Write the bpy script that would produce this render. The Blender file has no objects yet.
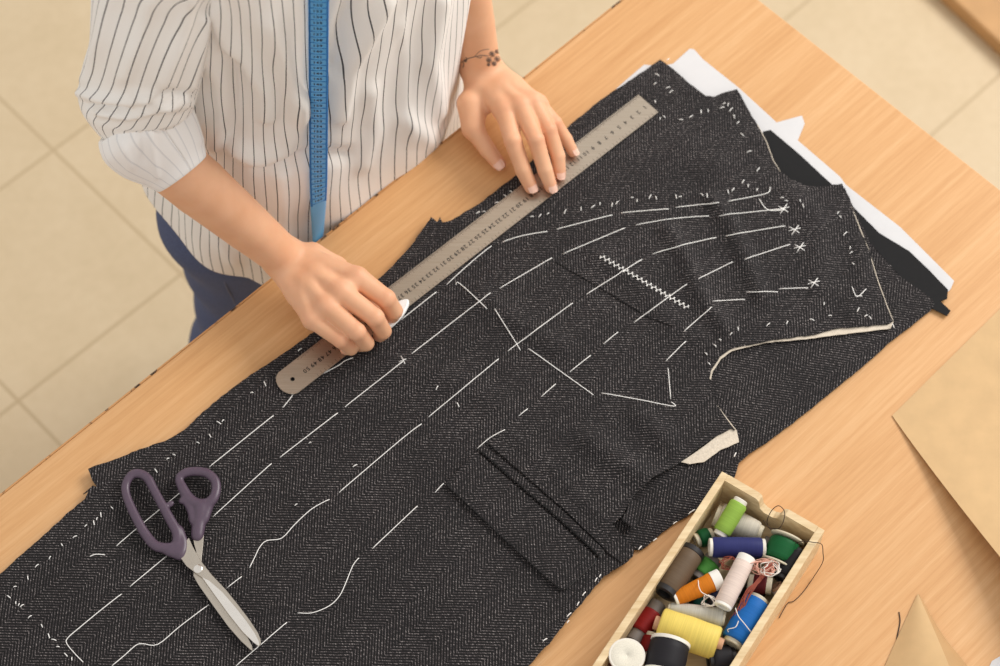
import bpy, bmesh, math, random
import numpy as np
from mathutils import Vector, Matrix
from mathutils.geometry import delaunay_2d_cdt
random.seed(7); rng = np.random.default_rng(7)
SC = bpy.context.scene; COL = SC.collection

# ------------------------------------------------------------------ camera model (surveyed from the table corner, ruler and tiles)
FPX, TH, CH = 2200.0, math.radians(28.7), 2.78
TZ = 0.75                                   # table top height
_s, _c = math.sin(TH), math.cos(TH)
def tp(px, py, z=TZ):
    """where the line of sight through a photo point meets the horizontal plane at height z"""
    a = (px-500)/FPX; b = -(py-333)/FPX
    d = Vector((a, _s+b*_c, -_c+b*_s)); t = (z-CH)/d.z
    return Vector((d.x*t, d.y*t, z))
EA = tp(0, 494); EB = tp(600, 16)
EX = (EB-EA).normalized()                   # along the near table edge, towards the person's left hand
EN = Vector((-EX.y, EX.x, 0))               # from the table towards the person
def W(a, n, z): 
    p = EA+EX*a+EN*n; return Vector((p.x, p.y, z))
def fr(p):
    q = Vector((p[0], p[1], 0))-Vector((EA.x, EA.y, 0)); return q.dot(EX), q.dot(EN)

# ------------------------------------------------------------------ helpers
def link(o, parent=None):
    COL.objects.link(o)
    if parent is not None: o.parent = parent
    return o
def tag(o, label=None, cat=None, group=None, kind=None):
    if label: o['label'] = label
    if cat: o['category'] = cat
    if group: o['group'] = group
    if kind: o['kind'] = kind
    return o
def empty(name, loc, label, cat, group=None):
    o = bpy.data.objects.new(name, None); o.location = loc; o.empty_display_size = .02
    link(o); tag(o, label, cat, group); return o
def mesh_obj(name, verts, faces, mat, parent=None, smooth=True, uvs=None, edges=()):
    me = bpy.data.meshes.new(name); me.from_pydata([tuple(v) for v in verts], list(edges), [tuple(f) for f in faces])
    if uvs is not None:
        uvl = me.uv_layers.new(name='UVMap')
        li = np.empty(len(me.loops), dtype=np.int32); me.loops.foreach_get('vertex_index', li)
        uvl.data.foreach_set('uv', np.asarray(uvs, dtype=np.float32)[li].ravel())
    me.materials.append(mat)
    if smooth: me.polygons.foreach_set('use_smooth', [True]*len(me.polygons))
    o = bpy.data.objects.new(name, me); link(o)
    if parent is not None:
        o.parent = parent
        q = parent; m = Matrix.Identity(4)
        while q is not None:
            m = (Matrix.Translation(q.location) @ q.rotation_euler.to_matrix().to_4x4()) @ m; q = q.parent
        me.transform(m.inverted())
    return o
class MB:
    def __init__(s): s.v=[]; s.f=[]
    def add(s, vs, fs):
        b=len(s.v); s.v += [Vector(x) for x in vs]; s.f += [tuple(i+b for i in f) for f in fs]; return s
    def box(s, c, sx, sy, sz, ax=None, ay=None, az=None, bev=0):
        ax = ax or Vector((1,0,0)); ay = ay or Vector((0,1,0)); az = az or Vector((0,0,1)); c=Vector(c)
        bm=bmesh.new(); bmesh.ops.create_cube(bm,size=1)
        for v in bm.verts: v.co=Vector((v.co.x*sx, v.co.y*sy, v.co.z*sz))
        if bev: bmesh.ops.bevel(bm,geom=list(bm.edges),offset=bev,segments=2,affect='EDGES',profile=.5)
        bm.verts.index_update()
        vs=[c+ax*v.co.x+ay*v.co.y+az*v.co.z for v in bm.verts]; fs=[[v.index for v in f.verts] for f in bm.faces]; bm.free()
        return s.add(vs,fs)
    def tube(s, pts, r, n=8, caps=True):
        pts=[Vector(p) for p in pts]; R = r if isinstance(r,(list,tuple)) else [r]*len(pts)
        vs=[]; fs=[]; up=None
        for i,p in enumerate(pts):
            t=(pts[min(i+1,len(pts)-1)]-pts[max(i-1,0)])
            t = t.normalized() if t.length>1e-9 else Vector((0,0,1))
            if up is None: up = t.orthogonal().normalized()
            up = (up-t*up.dot(t)); up = up.normalized() if up.length>1e-6 else t.orthogonal().normalized()
            w=t.cross(up)
            for k in range(n):
                a=2*math.pi*k/n; vs.append(p+(up*math.cos(a)+w*math.sin(a))*R[i])
        for i in range(len(pts)-1):
            for k in range(n):
                k2=(k+1)%n; fs.append((i*n+k,i*n+k2,(i+1)*n+k2,(i+1)*n+k))
        if caps: fs.append(tuple(range(n-1,-1,-1))); fs.append(tuple((len(pts)-1)*n+k for k in range(n)))
        return s.add(vs,fs)
    def lathe(s, p0, axis, prof, n=28):
        """prof = [(distance along axis, radius)...]"""
        axis=axis.normalized(); u=axis.orthogonal().normalized(); w=axis.cross(u); p0=Vector(p0); vs=[]; fs=[]
        for (d,r) in prof:
            for k in range(n):
                a=2*math.pi*k/n; vs.append(p0+axis*d+(u*math.cos(a)+w*math.sin(a))*max(r,1e-5))
        m=len(prof)
        for i in range(m-1):
            for k in range(n):
                k2=(k+1)%n; fs.append((i*n+k,i*n+k2,(i+1)*n+k2,(i+1)*n+k))
        return s.add(vs,fs)
    def prism(s, poly, z0, z1):
        n=len(poly); vs=[(p[0],p[1],z0) for p in poly]+[(p[0],p[1],z1) for p in poly]
        fs=[tuple(range(n-1,-1,-1)), tuple(range(n,2*n))]+[(i,(i+1)%n,n+(i+1)%n,n+i) for i in range(n)]
        return s.add(vs,fs)
    def build(s, name, mat, parent=None, smooth=False, label=None, kind=None):
        o=mesh_obj(name,s.v,s.f,mat,parent,smooth)
        bm=bmesh.new(); bm.from_mesh(o.data); bmesh.ops.recalc_face_normals(bm,faces=list(bm.faces)); bm.to_mesh(o.data); bm.free()
        if label: o['label']=label
        if kind: o['kind']=kind
        return o
def catmull(pts, n=8, closed=False):
    P=[Vector(p) for p in pts]; out=[]; m=len(P)
    rngm = range(m if closed else m-1)
    for i in rngm:
        if closed: a,b,c,d=P[(i-1)%m],P[i],P[(i+1)%m],P[(i+2)%m]
        else: a,b,c,d=P[max(i-1,0)],P[i],P[i+1],P[min(i+2,m-1)]
        for k in range(n):
            t=k/n; out.append(.5*((2*b)+(c-a)*t+(2*a-5*b+4*c-d)*t*t+(3*b-a-3*c+d)*t**3))
    if not closed: out.append(P[-1])
    return out
def autosmooth(o, ang=35):
    o.data.polygons.foreach_set('use_smooth',[True]*len(o.data.polygons))
    try: o.data.set_sharp_from_angle(angle=math.radians(ang))
    except Exception: pass
    return o
def sst(x,a,b):
    t=min(1,max(0,(x-a)/(b-a))); return t*t*(3-2*t)

# ------------------------------------------------------------------ distance-field bodies -> one continuous surface
def sdf_surface(groups, vox, kout=.004, lo=None, hi=None):
    """groups: list of (prims, k_inside_group, k_to_rest); prim = ('c',a,b,ra,rb) tapered capsule or ('e',centre,radii,3x3) ellipsoid"""
    allp=[p for g in groups for p in g[0]]
    los=[];his=[]
    for p in allp:
        if p[0]=='c':
            a=np.array(p[1]);b=np.array(p[2]);r=max(p[3],p[4]); los.append(np.minimum(a,b)-r); his.append(np.maximum(a,b)+r)
        else:
            c=np.array(p[1]); r=max(p[2]); los.append(c-r); his.append(c+r)
    lo_=np.min(los,0)-3*vox; hi_=np.max(his,0)+3*vox
    if lo is not None: lo_=np.maximum(lo_,lo)
    if hi is not None: hi_=np.minimum(hi_,hi)
    n=np.ceil((hi_-lo_)/vox).astype(int)+1
    BIG=.05
    tot=np.full(n,BIG,dtype=np.float32)
    def smin(a,b,k):
        if k<=0: return np.minimum(a,b)
        h=np.maximum(k-np.abs(a-b),0)/k; return np.minimum(a,b)-h*h*k*.25
    for prims,kin,ko in groups:
        G=np.full(n,BIG,dtype=np.float32)
        for p in prims:
            pad=.012+kin+3*vox
            if p[0]=='c':
                a=np.array(p[1]);b=np.array(p[2]);r=max(p[3],p[4]); l=np.minimum(a,b)-r-pad; h=np.maximum(a,b)+r+pad
            else:
                c=np.array(p[1]); r=max(p[2]); l=c-r-pad; h=c+r+pad
            i0=np.clip(np.floor((l-lo_)/vox).astype(int),0,n-1); i1=np.clip(np.ceil((h-lo_)/vox).astype(int)+1,1,n)
            if np.any(i1<=i0): continue
            X=[lo_[k]+vox*np.arange(i0[k],i1[k]) for k in range(3)]
            x,y,z=np.meshgrid(*X,indexing='ij',sparse=True)
            if p[0]=='c':
                ab=b-a; L=max(ab@ab,1e-12)
                t=np.clip(((x-a[0])*ab[0]+(y-a[1])*ab[1]+(z-a[2])*ab[2])/L,0,1)
                d=np.sqrt((x-a[0]-t*ab[0])**2+(y-a[1]-t*ab[1])**2+(z-a[2]-t*ab[2])**2)-(p[3]+(p[4]-p[3])*t)
            else:
                R=np.array(p[3]); rr=p[2]; q=0
                qs=[((x-c[0])*R[k][0]+(y-c[1])*R[k][1]+(z-c[2])*R[k][2])/rr[k] for k in range(3)]
                k0=np.sqrt(qs[0]**2+qs[1]**2+qs[2]**2)
                k1=np.sqrt((qs[0]/rr[0])**2+(qs[1]/rr[1])**2+(qs[2]/rr[2])**2)+1e-9
                d=k0*(k0-1)/k1
            sl=tuple(slice(i0[k],i1[k]) for k in range(3))
            G[sl]=smin(G[sl],d.astype(np.float32),kin)
        tot=smin(tot,G,ko)
    V=tot; ins=V<0
    # surface nets
    nx,ny,nz=[k-1 for k in V.shape]
    acc=np.zeros((nx,ny,nz,3),dtype=np.float32); cnt=np.zeros((nx,ny,nz),dtype=np.float32)
    cs=[(i,j,k) for i in (0,1) for j in (0,1) for k in (0,1)]
    def sub(A,c): return A[c[0]:c[0]+nx,c[1]:c[1]+ny,c[2]:c[2]+nz]
    for c in cs:
        for ax in range(3):
            if c[ax]==1: continue
            d=list(c); d[ax]=1
            va=sub(V,c); vb=sub(V,d); m=(va<0)!=(vb<0)
            t=np.where(m,va/np.where(m,va-vb,1),0)
            for k in range(3): acc[...,k]+=m*(c[k]+(t if k==ax else 0))
            cnt+=m
    m=cnt>0; idx=-np.ones((nx,ny,nz),dtype=np.int64); idx[m]=np.arange(m.sum())
    ii=np.argwhere(m); verts=(ii+acc[m]/cnt[m][:,None])*vox+lo_
    faces=[]
    for ax in range(3):
        sa=[slice(None)]*3; sb=[slice(None)]*3; sa[ax]=slice(0,-1); sb[ax]=slice(1,None)
        A=ins[tuple(sa)]; B=ins[tuple(sb)]; q=np.argwhere(A!=B)
        o1,o2=[k for k in range(3) if k!=ax]
        ok=(q[:,o1]>0)&(q[:,o2]>0)&(q[:,o1]<V.shape[o1]-1)&(q[:,o2]<V.shape[o2]-1); q=q[ok]
        def off(d1,d2):
            r=q.copy(); r[:,o1]-=d1; r[:,o2]-=d2; return idx[r[:,0],r[:,1],r[:,2]]
        f=np.stack([off(0,0),off(1,0),off(1,1),off(0,1)],1)
        flip=A[q[:,0],q[:,1],q[:,2]]
        if ax==1: flip=~flip
        f[~flip]=f[~flip][:,::-1]
        faces.append(f)
    F=np.concatenate(faces); F=F[(F>=0).all(1)]
    return verts, F
def smooth_np(v,F,it=2,lam=.5):
    e=np.concatenate([F[:,[0,1]],F[:,[1,2]],F[:,[2,3]],F[:,[3,0]]]); e=np.concatenate([e,e[:,::-1]])
    for _ in range(it):
        s=np.zeros_like(v); c=np.zeros(len(v)); np.add.at(s,e[:,0],v[e[:,1]]); np.add.at(c,e[:,0],1)
        v=v+lam*(s/np.maximum(c,1)[:,None]-v)
    return v

# ------------------------------------------------------------------ materials
class NT:
    def __init__(s,name):
        s.m=bpy.data.materials.new(name); s.m.use_nodes=True; s.t=s.m.node_tree; s.n=s.t.nodes; s.b=s.n['Principled BSDF']
    def add(s,typ,**kw):
        n=s.n.new(typ)
        for k,v in kw.items(): setattr(n,k,v)
        return n
    def lk(s,a,b): s.t.links.new(a,b)
    def math(s,op,a,b=None,c=None):
        n=s.add('ShaderNodeMath',operation=op)
        for i,v in enumerate((a,b,c)):
            if v is None: continue
            if isinstance(v,(int,float)): n.inputs[i].default_value=v
            else: s.lk(v,n.inputs[i])
        return n.outputs[0]
    def noise(s,vec,scale,detail=2,rough=.5,dim='3D'):
        n=s.add('ShaderNodeTexNoise',noise_dimensions=dim); n.inputs['Scale'].default_value=scale; n.inputs['Detail'].default_value=detail; n.inputs['Roughness'].default_value=rough
        if vec is not None: s.lk(vec,n.inputs['Vector'])
        return n.outputs['Fac']
    def mapping(s,vec,rot=(0,0,0),scale=(1,1,1),loc=(0,0,0)):
        n=s.add('ShaderNodeMapping'); n.inputs['Rotation'].default_value=rot; n.inputs['Scale'].default_value=scale; n.inputs['Location'].default_value=loc
        s.lk(vec,n.inputs['Vector']); return n.outputs[0]
    def ramp(s,fac,stops):
        n=s.add('ShaderNodeValToRGB'); e=n.color_ramp.elements
        while len(e)<len(stops): e.new(.5)
        for i,(p,c) in enumerate(stops): e[i].position=p; e[i].color=(*c,1)
        s.lk(fac,n.inputs[0]); return n.outputs[0]
    def mix(s,f,a,b):
        n=s.add('ShaderNodeMix',data_type='RGBA')
        if isinstance(f,(int,float)): n.inputs[0].default_value=f
        else: s.lk(f,n.inputs[0])
        for i,v in ((6,a),(7,b)):
            if isinstance(v,tuple): n.inputs[i].default_value=(*v,1)
            else: s.lk(v,n.inputs[i])
        return n.outputs[2]
    def bump(s,h,strength=.3,dist=.001):
        n=s.add('ShaderNodeBump'); n.inputs['Strength'].default_value=strength; n.inputs['Distance'].default_value=dist
        s.lk(h,n.inputs['Height']); s.lk(n.outputs[0],s.b.inputs['Normal'])
    def col(s,c):
        if isinstance(c,tuple): s.b.inputs['Base Color'].default_value=(*c,1)
        else: s.lk(c,s.b.inputs['Base Color'])
    def set(s,**kw):
        for k,v in kw.items(): s.b.inputs[k.replace('_',' ')].default_value=v
        return s
def lin(r,g,b):
    f=lambda c:(c/255/12.92 if c/255<=.04045 else ((c/255+.055)/1.055)**2.4)
    return (f(r),f(g),f(b))
def plain(name,c,rough=.6,metal=0,nscale=0,namt=.12,bump=0):
    t=NT(name); t.set(Roughness=rough,Metallic=metal)
    if nscale:
        tc=t.add('ShaderNodeTexCoord').outputs['Object']; f=t.noise(tc,nscale,3)
        dk=tuple(x*(1-namt) for x in c); lt=tuple(min(1,x*(1+namt)) for x in c)
        t.col(t.ramp(f,[(.3,dk),(.7,lt)]))
        if bump: t.bump(f,bump,.0006)
    else: t.col(c)
    return t.m
def thread_mat(name,c,rough=.55):
    """wound sewing thread: fine helical ridges from the UV's length coordinate"""
    t=NT(name); t.set(Roughness=rough); t.b.inputs['Specular IOR Level'].default_value=.2
    uv=t.add('ShaderNodeUVMap',uv_map='UVMap').outputs[0]; sp=t.add('ShaderNodeSeparateXYZ'); t.lk(uv,sp.inputs[0])
    ph=t.math('ADD',t.math('MULTIPLY',sp.outputs[1],2*math.pi/.0009),t.math('MULTIPLY',sp.outputs[0],2.0))
    wv=t.math('SINE',ph); n=t.noise(t.mapping(uv,scale=(2,900,1)),1.0,2)
    f=t.math('ADD',t.math('MULTIPLY',wv,.05),n)
    t.col(t.ramp(f,[(.25,tuple(x*.80 for x in c)),(.75,tuple(min(1,x*1.0) for x in c))])); t.bump(f,.3,.0004)
    return t.m

def herringbone(rot=0.0,name='herringbone_wool'):
    t=NT(name); t.set(Roughness=.85); t.b.inputs['Specular IOR Level'].default_value=.25
    t.b.inputs['Sheen Weight'].default_value=.12; t.b.inputs['Sheen Roughness'].default_value=.5
    uv=t.add('ShaderNodeUVMap',uv_map='UVMap').outputs[0]
    uvr=t.mapping(uv,rot=(0,0,rot)); 
    sp=t.add('ShaderNodeSeparateXYZ'); t.lk(uvr,sp.inputs[0]); u,v=sp.outputs[0],sp.outputs[1]
    pp=t.math('PINGPONG',v,.0235)
    wob=t.math('MULTIPLY',t.math('SUBTRACT',t.noise(uvr,60,2),.5),.0016)
    ph=t.math('ADD',t.math('ADD',u,pp),wob)
    tw=t.math('SINE',t.math('MULTIPLY',ph,2*math.pi/.0040))
    # threads broken up: each yarn float has its own brightness
    sp1=t.noise(t.mapping(uvr,rot=(0,0,math.radians(-45)),scale=(1100,330,1)),1.0,1,.5)
    sp2=t.noise(t.mapping(uvr,rot=(0,0,math.radians(45)),scale=(1100,330,1)),1.0,1,.5)
    side=t.math('LESS_THAN',t.math('MODULO',t.math('ADD',v,4.7),.047),.0235)
    mx=t.add('ShaderNodeMix',data_type='FLOAT'); t.lk(side,mx.inputs[0]); t.lk(sp1,mx.inputs[2]); t.lk(sp2,mx.inputs[3])
    spk=mx.outputs[0]
    big=t.noise(uvr,14,3)
    f=t.math('ADD',t.math('MULTIPLY',tw,.20),t.math('ADD',t.math('MULTIPLY',spk,.85),.07))
    f=t.math('ADD',f,t.math('MULTIPLY',t.math('SUBTRACT',big,.5),.10))
    c=t.ramp(f,[(.35,lin(10,9,10)),(.55,lin(31,28,29)),(.71,lin(64,58,59)),(.86,lin(152,145,143))])
    t.col(c); t.bump(f,.35,.0006)
    return t.m

def build_mats():
    M={}
    # table wood
    t=NT('beech_veneer'); t.set(Roughness=.42); tc=t.add('ShaderNodeTexCoord').outputs['Object']
    ang=math.atan2(EX.y,EX.x)
    r=t.mapping(tc,rot=(0,0,-ang-.0)); g=t.mapping(r,scale=(1.6,26,1)); g2=t.mapping(r,scale=(5,210,1)); g3=t.mapping(r,scale=(45,900,1))
    n1=t.noise(g,1.0,4,.55); n2=t.noise(g2,1.0,3,.6); n3=t.noise(g3,1.0,2)
    w=t.math('ADD',t.math('MULTIPLY',n1,.36),t.math('ADD',t.math('MULTIPLY',n2,.46),t.math('MULTIPLY',n3,.2)))
    t.col(t.ramp(w,[(.34,lin(200,147,93)),(.52,lin(213,163,110)),(.70,lin(224,179,129))])); t.bump(w,.06,.0006)
    M['wood']=t.m
    t=NT('table_edge_band'); t.set(Roughness=.5); tc=t.add('ShaderNodeTexCoord').outputs['Object']
    n=t.noise(tc,70,4); t.col(t.ramp(n,[(.36,lin(70,48,30)),(.42,lin(200,146,92))])); M['edge']=t.m
    t=NT('light_wood'); t.set(Roughness=.6); tc=t.add('ShaderNodeTexCoord').outputs['Object']
    bang=math.atan2(.86,.5)
    r=t.mapping(tc,rot=(0,0,-bang),scale=(12,160,160)); n=t.noise(r,1.0,4,.6)
    t.col(t.ramp(n,[(.3,lin(206,176,130)),(.7,lin(236,214,174))])); t.bump(n,.12,.0005); M['boxwood']=t.m
    # floor tiles
    t=NT('floor_tile'); t.set(Roughness=.38); tc=t.add('ShaderNodeTexCoord').outputs['Object']
    a=tp(0,416,0); b=tp(176,279,0); d=(b-a).normalized(); fa=math.atan2(d.y,d.x); o=tp(53.4,150.2,0)
    # rotate into the tile grid, origin at a grout crossing
    mp=t.add('ShaderNodeMapping',vector_type='TEXTURE'); mp.inputs['Location'].default_value=(o.x,o.y,0); mp.inputs['Rotation'].default_value=(0,0,fa); t.lk(tc,mp.inputs['Vector'])
    q=mp.outputs[0]; sp=t.add('ShaderNodeSeparateXYZ'); t.lk(q,sp.inputs[0])
    S=.300
    dx=t.math('PINGPONG',sp.outputs[0],S/2); dy=t.math('PINGPONG',sp.outputs[1],S/2)
    g=t.math('LESS_THAN',t.math('MINIMUM',dx,dy),.0026)
    n=t.noise(q,9,5,.6); n2=t.noise(q,60,3)
    f=t.math('ADD',t.math('MULTIPLY',n,.6),t.math('MULTIPLY',n2,.4))
    base=t.ramp(f,[(.3,lin(202,181,146)),(.5,lin(208,187,153)),(.7,lin(213,193,160))])
    t.col(t.mix(g,base,lin(188,166,131))); M['floor']=t.m
    # fabrics
    M['wool']=herringbone(0); M['wool2']=herringbone(math.radians(9),'herringbone_wool_back')
    M['wool3']=herringbone(math.radians(-3),'herringbone_wool_flap')
    M['white']=plain('white_paper',lin(214,213,214),.8,0,30,.03)
    M['lining']=plain('black_lining',lin(12,11,13),.9,0,200,.2)
    M['canvas']=plain('cream_canvas',lin(214,202,184),.9,0,500,.12,.3)
    M['thread']=plain('white_basting_thread',lin(250,248,244),.7)
    M['kraft']=plain('kraft_paper',lin(206,171,124),.75,0,45,.05)
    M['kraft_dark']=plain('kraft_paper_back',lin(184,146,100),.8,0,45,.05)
    # shirt stripes
    def shirt(name,base,stripe,amt,per=.0125,wd=.0012):
        t=NT(name); t.set(Roughness=.8); t.b.inputs['Sheen Weight'].default_value=.15
        uv=t.add('ShaderNodeUVMap',uv_map='UVMap').outputs[0]; sp=t.add('ShaderNodeSeparateXYZ'); t.lk(uv,sp.inputs[0])
        wob=t.math('MULTIPLY',t.math('SUBTRACT',t.noise(uv,6,1),.5),.014)
        x=t.math('ADD',t.math('ADD',sp.outputs[0],5.0),wob)
        dd=t.math('PINGPONG',x,per/2)
        k=t.math('LESS_THAN',dd,wd/2); br=t.math('MULTIPLY',k,amt)
        n=t.noise(t.mapping(uv,scale=(900,900,1)),1.0,2)
        b=t.ramp(n,[(.3,tuple(c*.96 for c in base)),(.7,base)])
        t.col(t.mix(br,b,stripe)); t.bump(n,.1,.0004)
        return t.m
    M['shirt']=shirt('striped_cotton',lin(243,239,234),lin(40,36,42),.95,.0125,.0011)
    M['cuff']=shirt('striped_cotton_reverse',lin(246,244,242),lin(176,178,186),.36,.0125,.0016)
    M['denim']=plain('blue_denim',lin(72,82,114),.85,0,700,.25,.3)
    M['denim_seam']=plain('denim_seam_thread',lin(96,102,126),.85)
    M['shoe']=plain('white_canvas_shoe',lin(225,222,216),.7,0,80,.04)
    M['sole']=plain('rubber_sole',lin(200,196,188),.6)
    # skin
    t=NT('skin'); tc=t.add('ShaderNodeTexCoord').outputs['Object']
    n=t.noise(tc,28,3); at=t.add('ShaderNodeAttribute',attribute_name='flush').outputs['Fac']
    c=t.ramp(n,[(.3,lin(224,168,130)),(.7,lin(233,181,144))]); c=t.mix(at,c,lin(228,146,114))
    t.col(c); t.set(Roughness=.5); t.b.inputs['Subsurface Weight'].default_value=.12
    t.b.inputs['Subsurface Radius'].default_value=(.008,.003,.0015); t.b.inputs['Subsurface Scale'].default_value=.5
    t.b.inputs['Specular IOR Level'].default_value=.35
    t.bump(t.noise(tc,420,3,.6),.12,.0006); M['skin']=t.m
    M['nail']=plain('fingernail',lin(240,194,172),.25)
    M['tattoo']=plain('tattoo_ink',lin(112,90,76),.7)
    M['hair']=plain('brown_hair',lin(60,42,32),.5,0,200,.3)
    M['eye']=plain('eye_white',lin(235,232,228),.2); M['iris']=plain('eye_iris',lin(80,55,40),.2); M['lip']=plain('lips',lin(190,100,92),.45)
    M['brow']=M['hair']
    # metals
    t=NT('brushed_steel'); t.set(Metallic=1.0,Roughness=.42); tc=t.add('ShaderNodeTexCoord').outputs['Object']
    ang=math.atan2((tp(643,106)-tp(305,369)).y,(tp(643,106)-tp(305,369)).x)
    n=t.noise(t.mapping(tc,rot=(0,0,-ang),scale=(20,1500,1)),1.0,3); t.col(t.ramp(n,[(.3,lin(176,162,146)),(.7,lin(194,182,166))])); t.bump(n,.1,.0002); M['steel']=t.m
    M['blade']=plain('blade_steel',lin(196,188,176),.34,1.0,90,.04)
    M['blade_edge']=plain('ground_blade_steel',lin(238,234,228),.25,1.0,90,.03)
    M['screw']=plain('screw_nickel',lin(230,226,220),.25,1.0)
    M['ink']=plain('black_engraving',lin(28,24,22),.6)
    M['handle']=plain('plum_plastic',lin(84,68,84),.38,0,300,.05)
    M['tape']=plain('blue_vinyl_tape',lin(92,168,222),.4)
    M['tape_edge']=plain('tape_edge_hatch',lin(50,116,176),.45)
    M['tape_ink']=plain('tape_printing',lin(14,30,60),.5)
    M['chalk']=plain('white_chalk',lin(240,240,238),.9,0,200,.03)
    M['bench']=plain('bench_wood',lin(190,146,96),.5,0,20,.08)
    for nm,c in dict(lime=(150,186,78),bone=(206,198,182),dkgreen=(16,84,44),navy=(46,50,104),green=(20,92,48),black=(26,24,26),
                     brown=(104,86,68),midgreen=(78,146,62),orange=(214,124,28),blush=(232,212,200),maroon=(96,26,32),blue=(28,104,180),
                     silver=(196,192,180),yellow=(234,208,106),red=(134,24,22),charcoal=(36,34,38),teal=(28,96,84),ink=(34,40,70),tan=(150,120,90),grey=(110,106,104)).items():
        M['t_'+nm]=thread_mat('thread_'+nm,lin(*c))
    M['plastic_white']=plain('white_spool_plastic',lin(232,226,214),.4); M['plastic_cream']=plain('cream_spool_plastic',lin(214,204,180),.45)
    M['plastic_black']=plain('black_spool_plastic',lin(34,32,34),.4); M['cardboard']=plain('pink_cardboard_core',lin(206,160,130),.8)
    M['plastic_grey']=plain('grey_spool_plastic',lin(128,120,114),.45); M['paper_cap']=plain('white_paper_cap',lin(238,234,226),.7)
    M['label']=plain('spool_label_paper',lin(226,220,204),.8,0,900,.10)
    M['dkthread']=plain('dark_loose_thread',lin(58,40,30),.7); M['pkthread']=plain('pink_loose_thread',lin(226,170,150),.7)
    M['rdthread']=plain('rust_loose_thread',lin(150,72,54),.7); M['whthread']=plain('white_loose_thread',lin(236,228,218),.7)
    return M
M=build_mats()

# ================================================================== SETTING
def proj_np(V):
    V=np.asarray(V,dtype=float); q=V-np.array([0,0,CH]); dep=q[:,1]*_s-q[:,2]*_c
    return np.stack([500+FPX*q[:,0]/dep, 333-FPX*(q[:,1]*_c+q[:,2]*_s)/dep],1)
def poly_dist(P,line):
    """distance from 2-D points to a polyline"""
    d=np.full(len(P),1e9)
    L=np.array([[p[0],p[1]] for p in line],dtype=float)
    for a,b in zip(L[:-1],L[1:]):
        ab=b-a; t=np.clip(((P-a)@ab)/max(ab@ab,1e-12),0,1); d=np.minimum(d,np.linalg.norm(P-a-t[:,None]*ab,axis=1))
    return d
fl=MB(); fl.box((0.2,1.6,-.01),9,9,.02); o=fl.build('floor',M['floor']); tag(o,kind='structure')

# table: top, dark worn edge strip, apron, legs
K=tp(689.18,-55.05)
T0=empty('work_table',(K.x,K.y,0),'large pale beech work table that the grey jacket pieces are spread over','table')
LX,LY=1.75,1.05
def TT(a,n,z): # from the far corner: a back along the near edge, n away from the person
    p=K-EX*a-EN*n; return Vector((p.x,p.y,z))
def tbox(name,a0,a1,n0,n1,z0,z1,mat,bev=.0015,parent=T0):
    m=MB(); m.box(TT((a0+a1)/2,(n0+n1)/2,(z0+z1)/2),a1-a0,n1-n0,z1-z0,ax=-EX,ay=-EN,bev=bev); return m.build(name,mat,parent)
tbox('table_top',0,LX,.0018,LY,TZ-.027,TZ,M['wood'])
tbox('edge_band',0,LX,0,.0018,TZ-.027,TZ-.0001,M['edge'],0)
tbox('apron',.08,LX-.08,.06,.08,TZ-.11,TZ-.027,M['wood']); tbox('apron',.08,LX-.08,LY-.08,LY-.06,TZ-.11,TZ-.027,M['wood'])
tbox('apron',.08,.10,.08,LY-.08,TZ-.11,TZ-.027,M['wood']); tbox('apron',LX-.10,LX-.08,.08,LY-.08,TZ-.11,TZ-.027,M['wood'])
for a in (.05,LX-.11):
    for n in (.05,LY-.11): tbox('leg',a,a+.06,n,n+.06,0,TZ-.027,M['wood'],.003)

# blurred wooden board on the floor beyond the table corner
bd0=tp(946,-8,.03); bd1=tp(1004,46,.03); be=(bd1-bd0).normalized(); bnn=Vector((-be.y,be.x,0))
if bnn.y<0: bnn=-bnn
q=bd0+be*.25+bnn*.15; m=MB(); m.box((q.x,q.y,.015),.7,.30,.03,ax=be,ay=bnn,bev=.004); o=m.build('wooden_board',M['bench']); tag(o,'brown wooden board out of focus on the floor beyond the far table corner','board')

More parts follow.
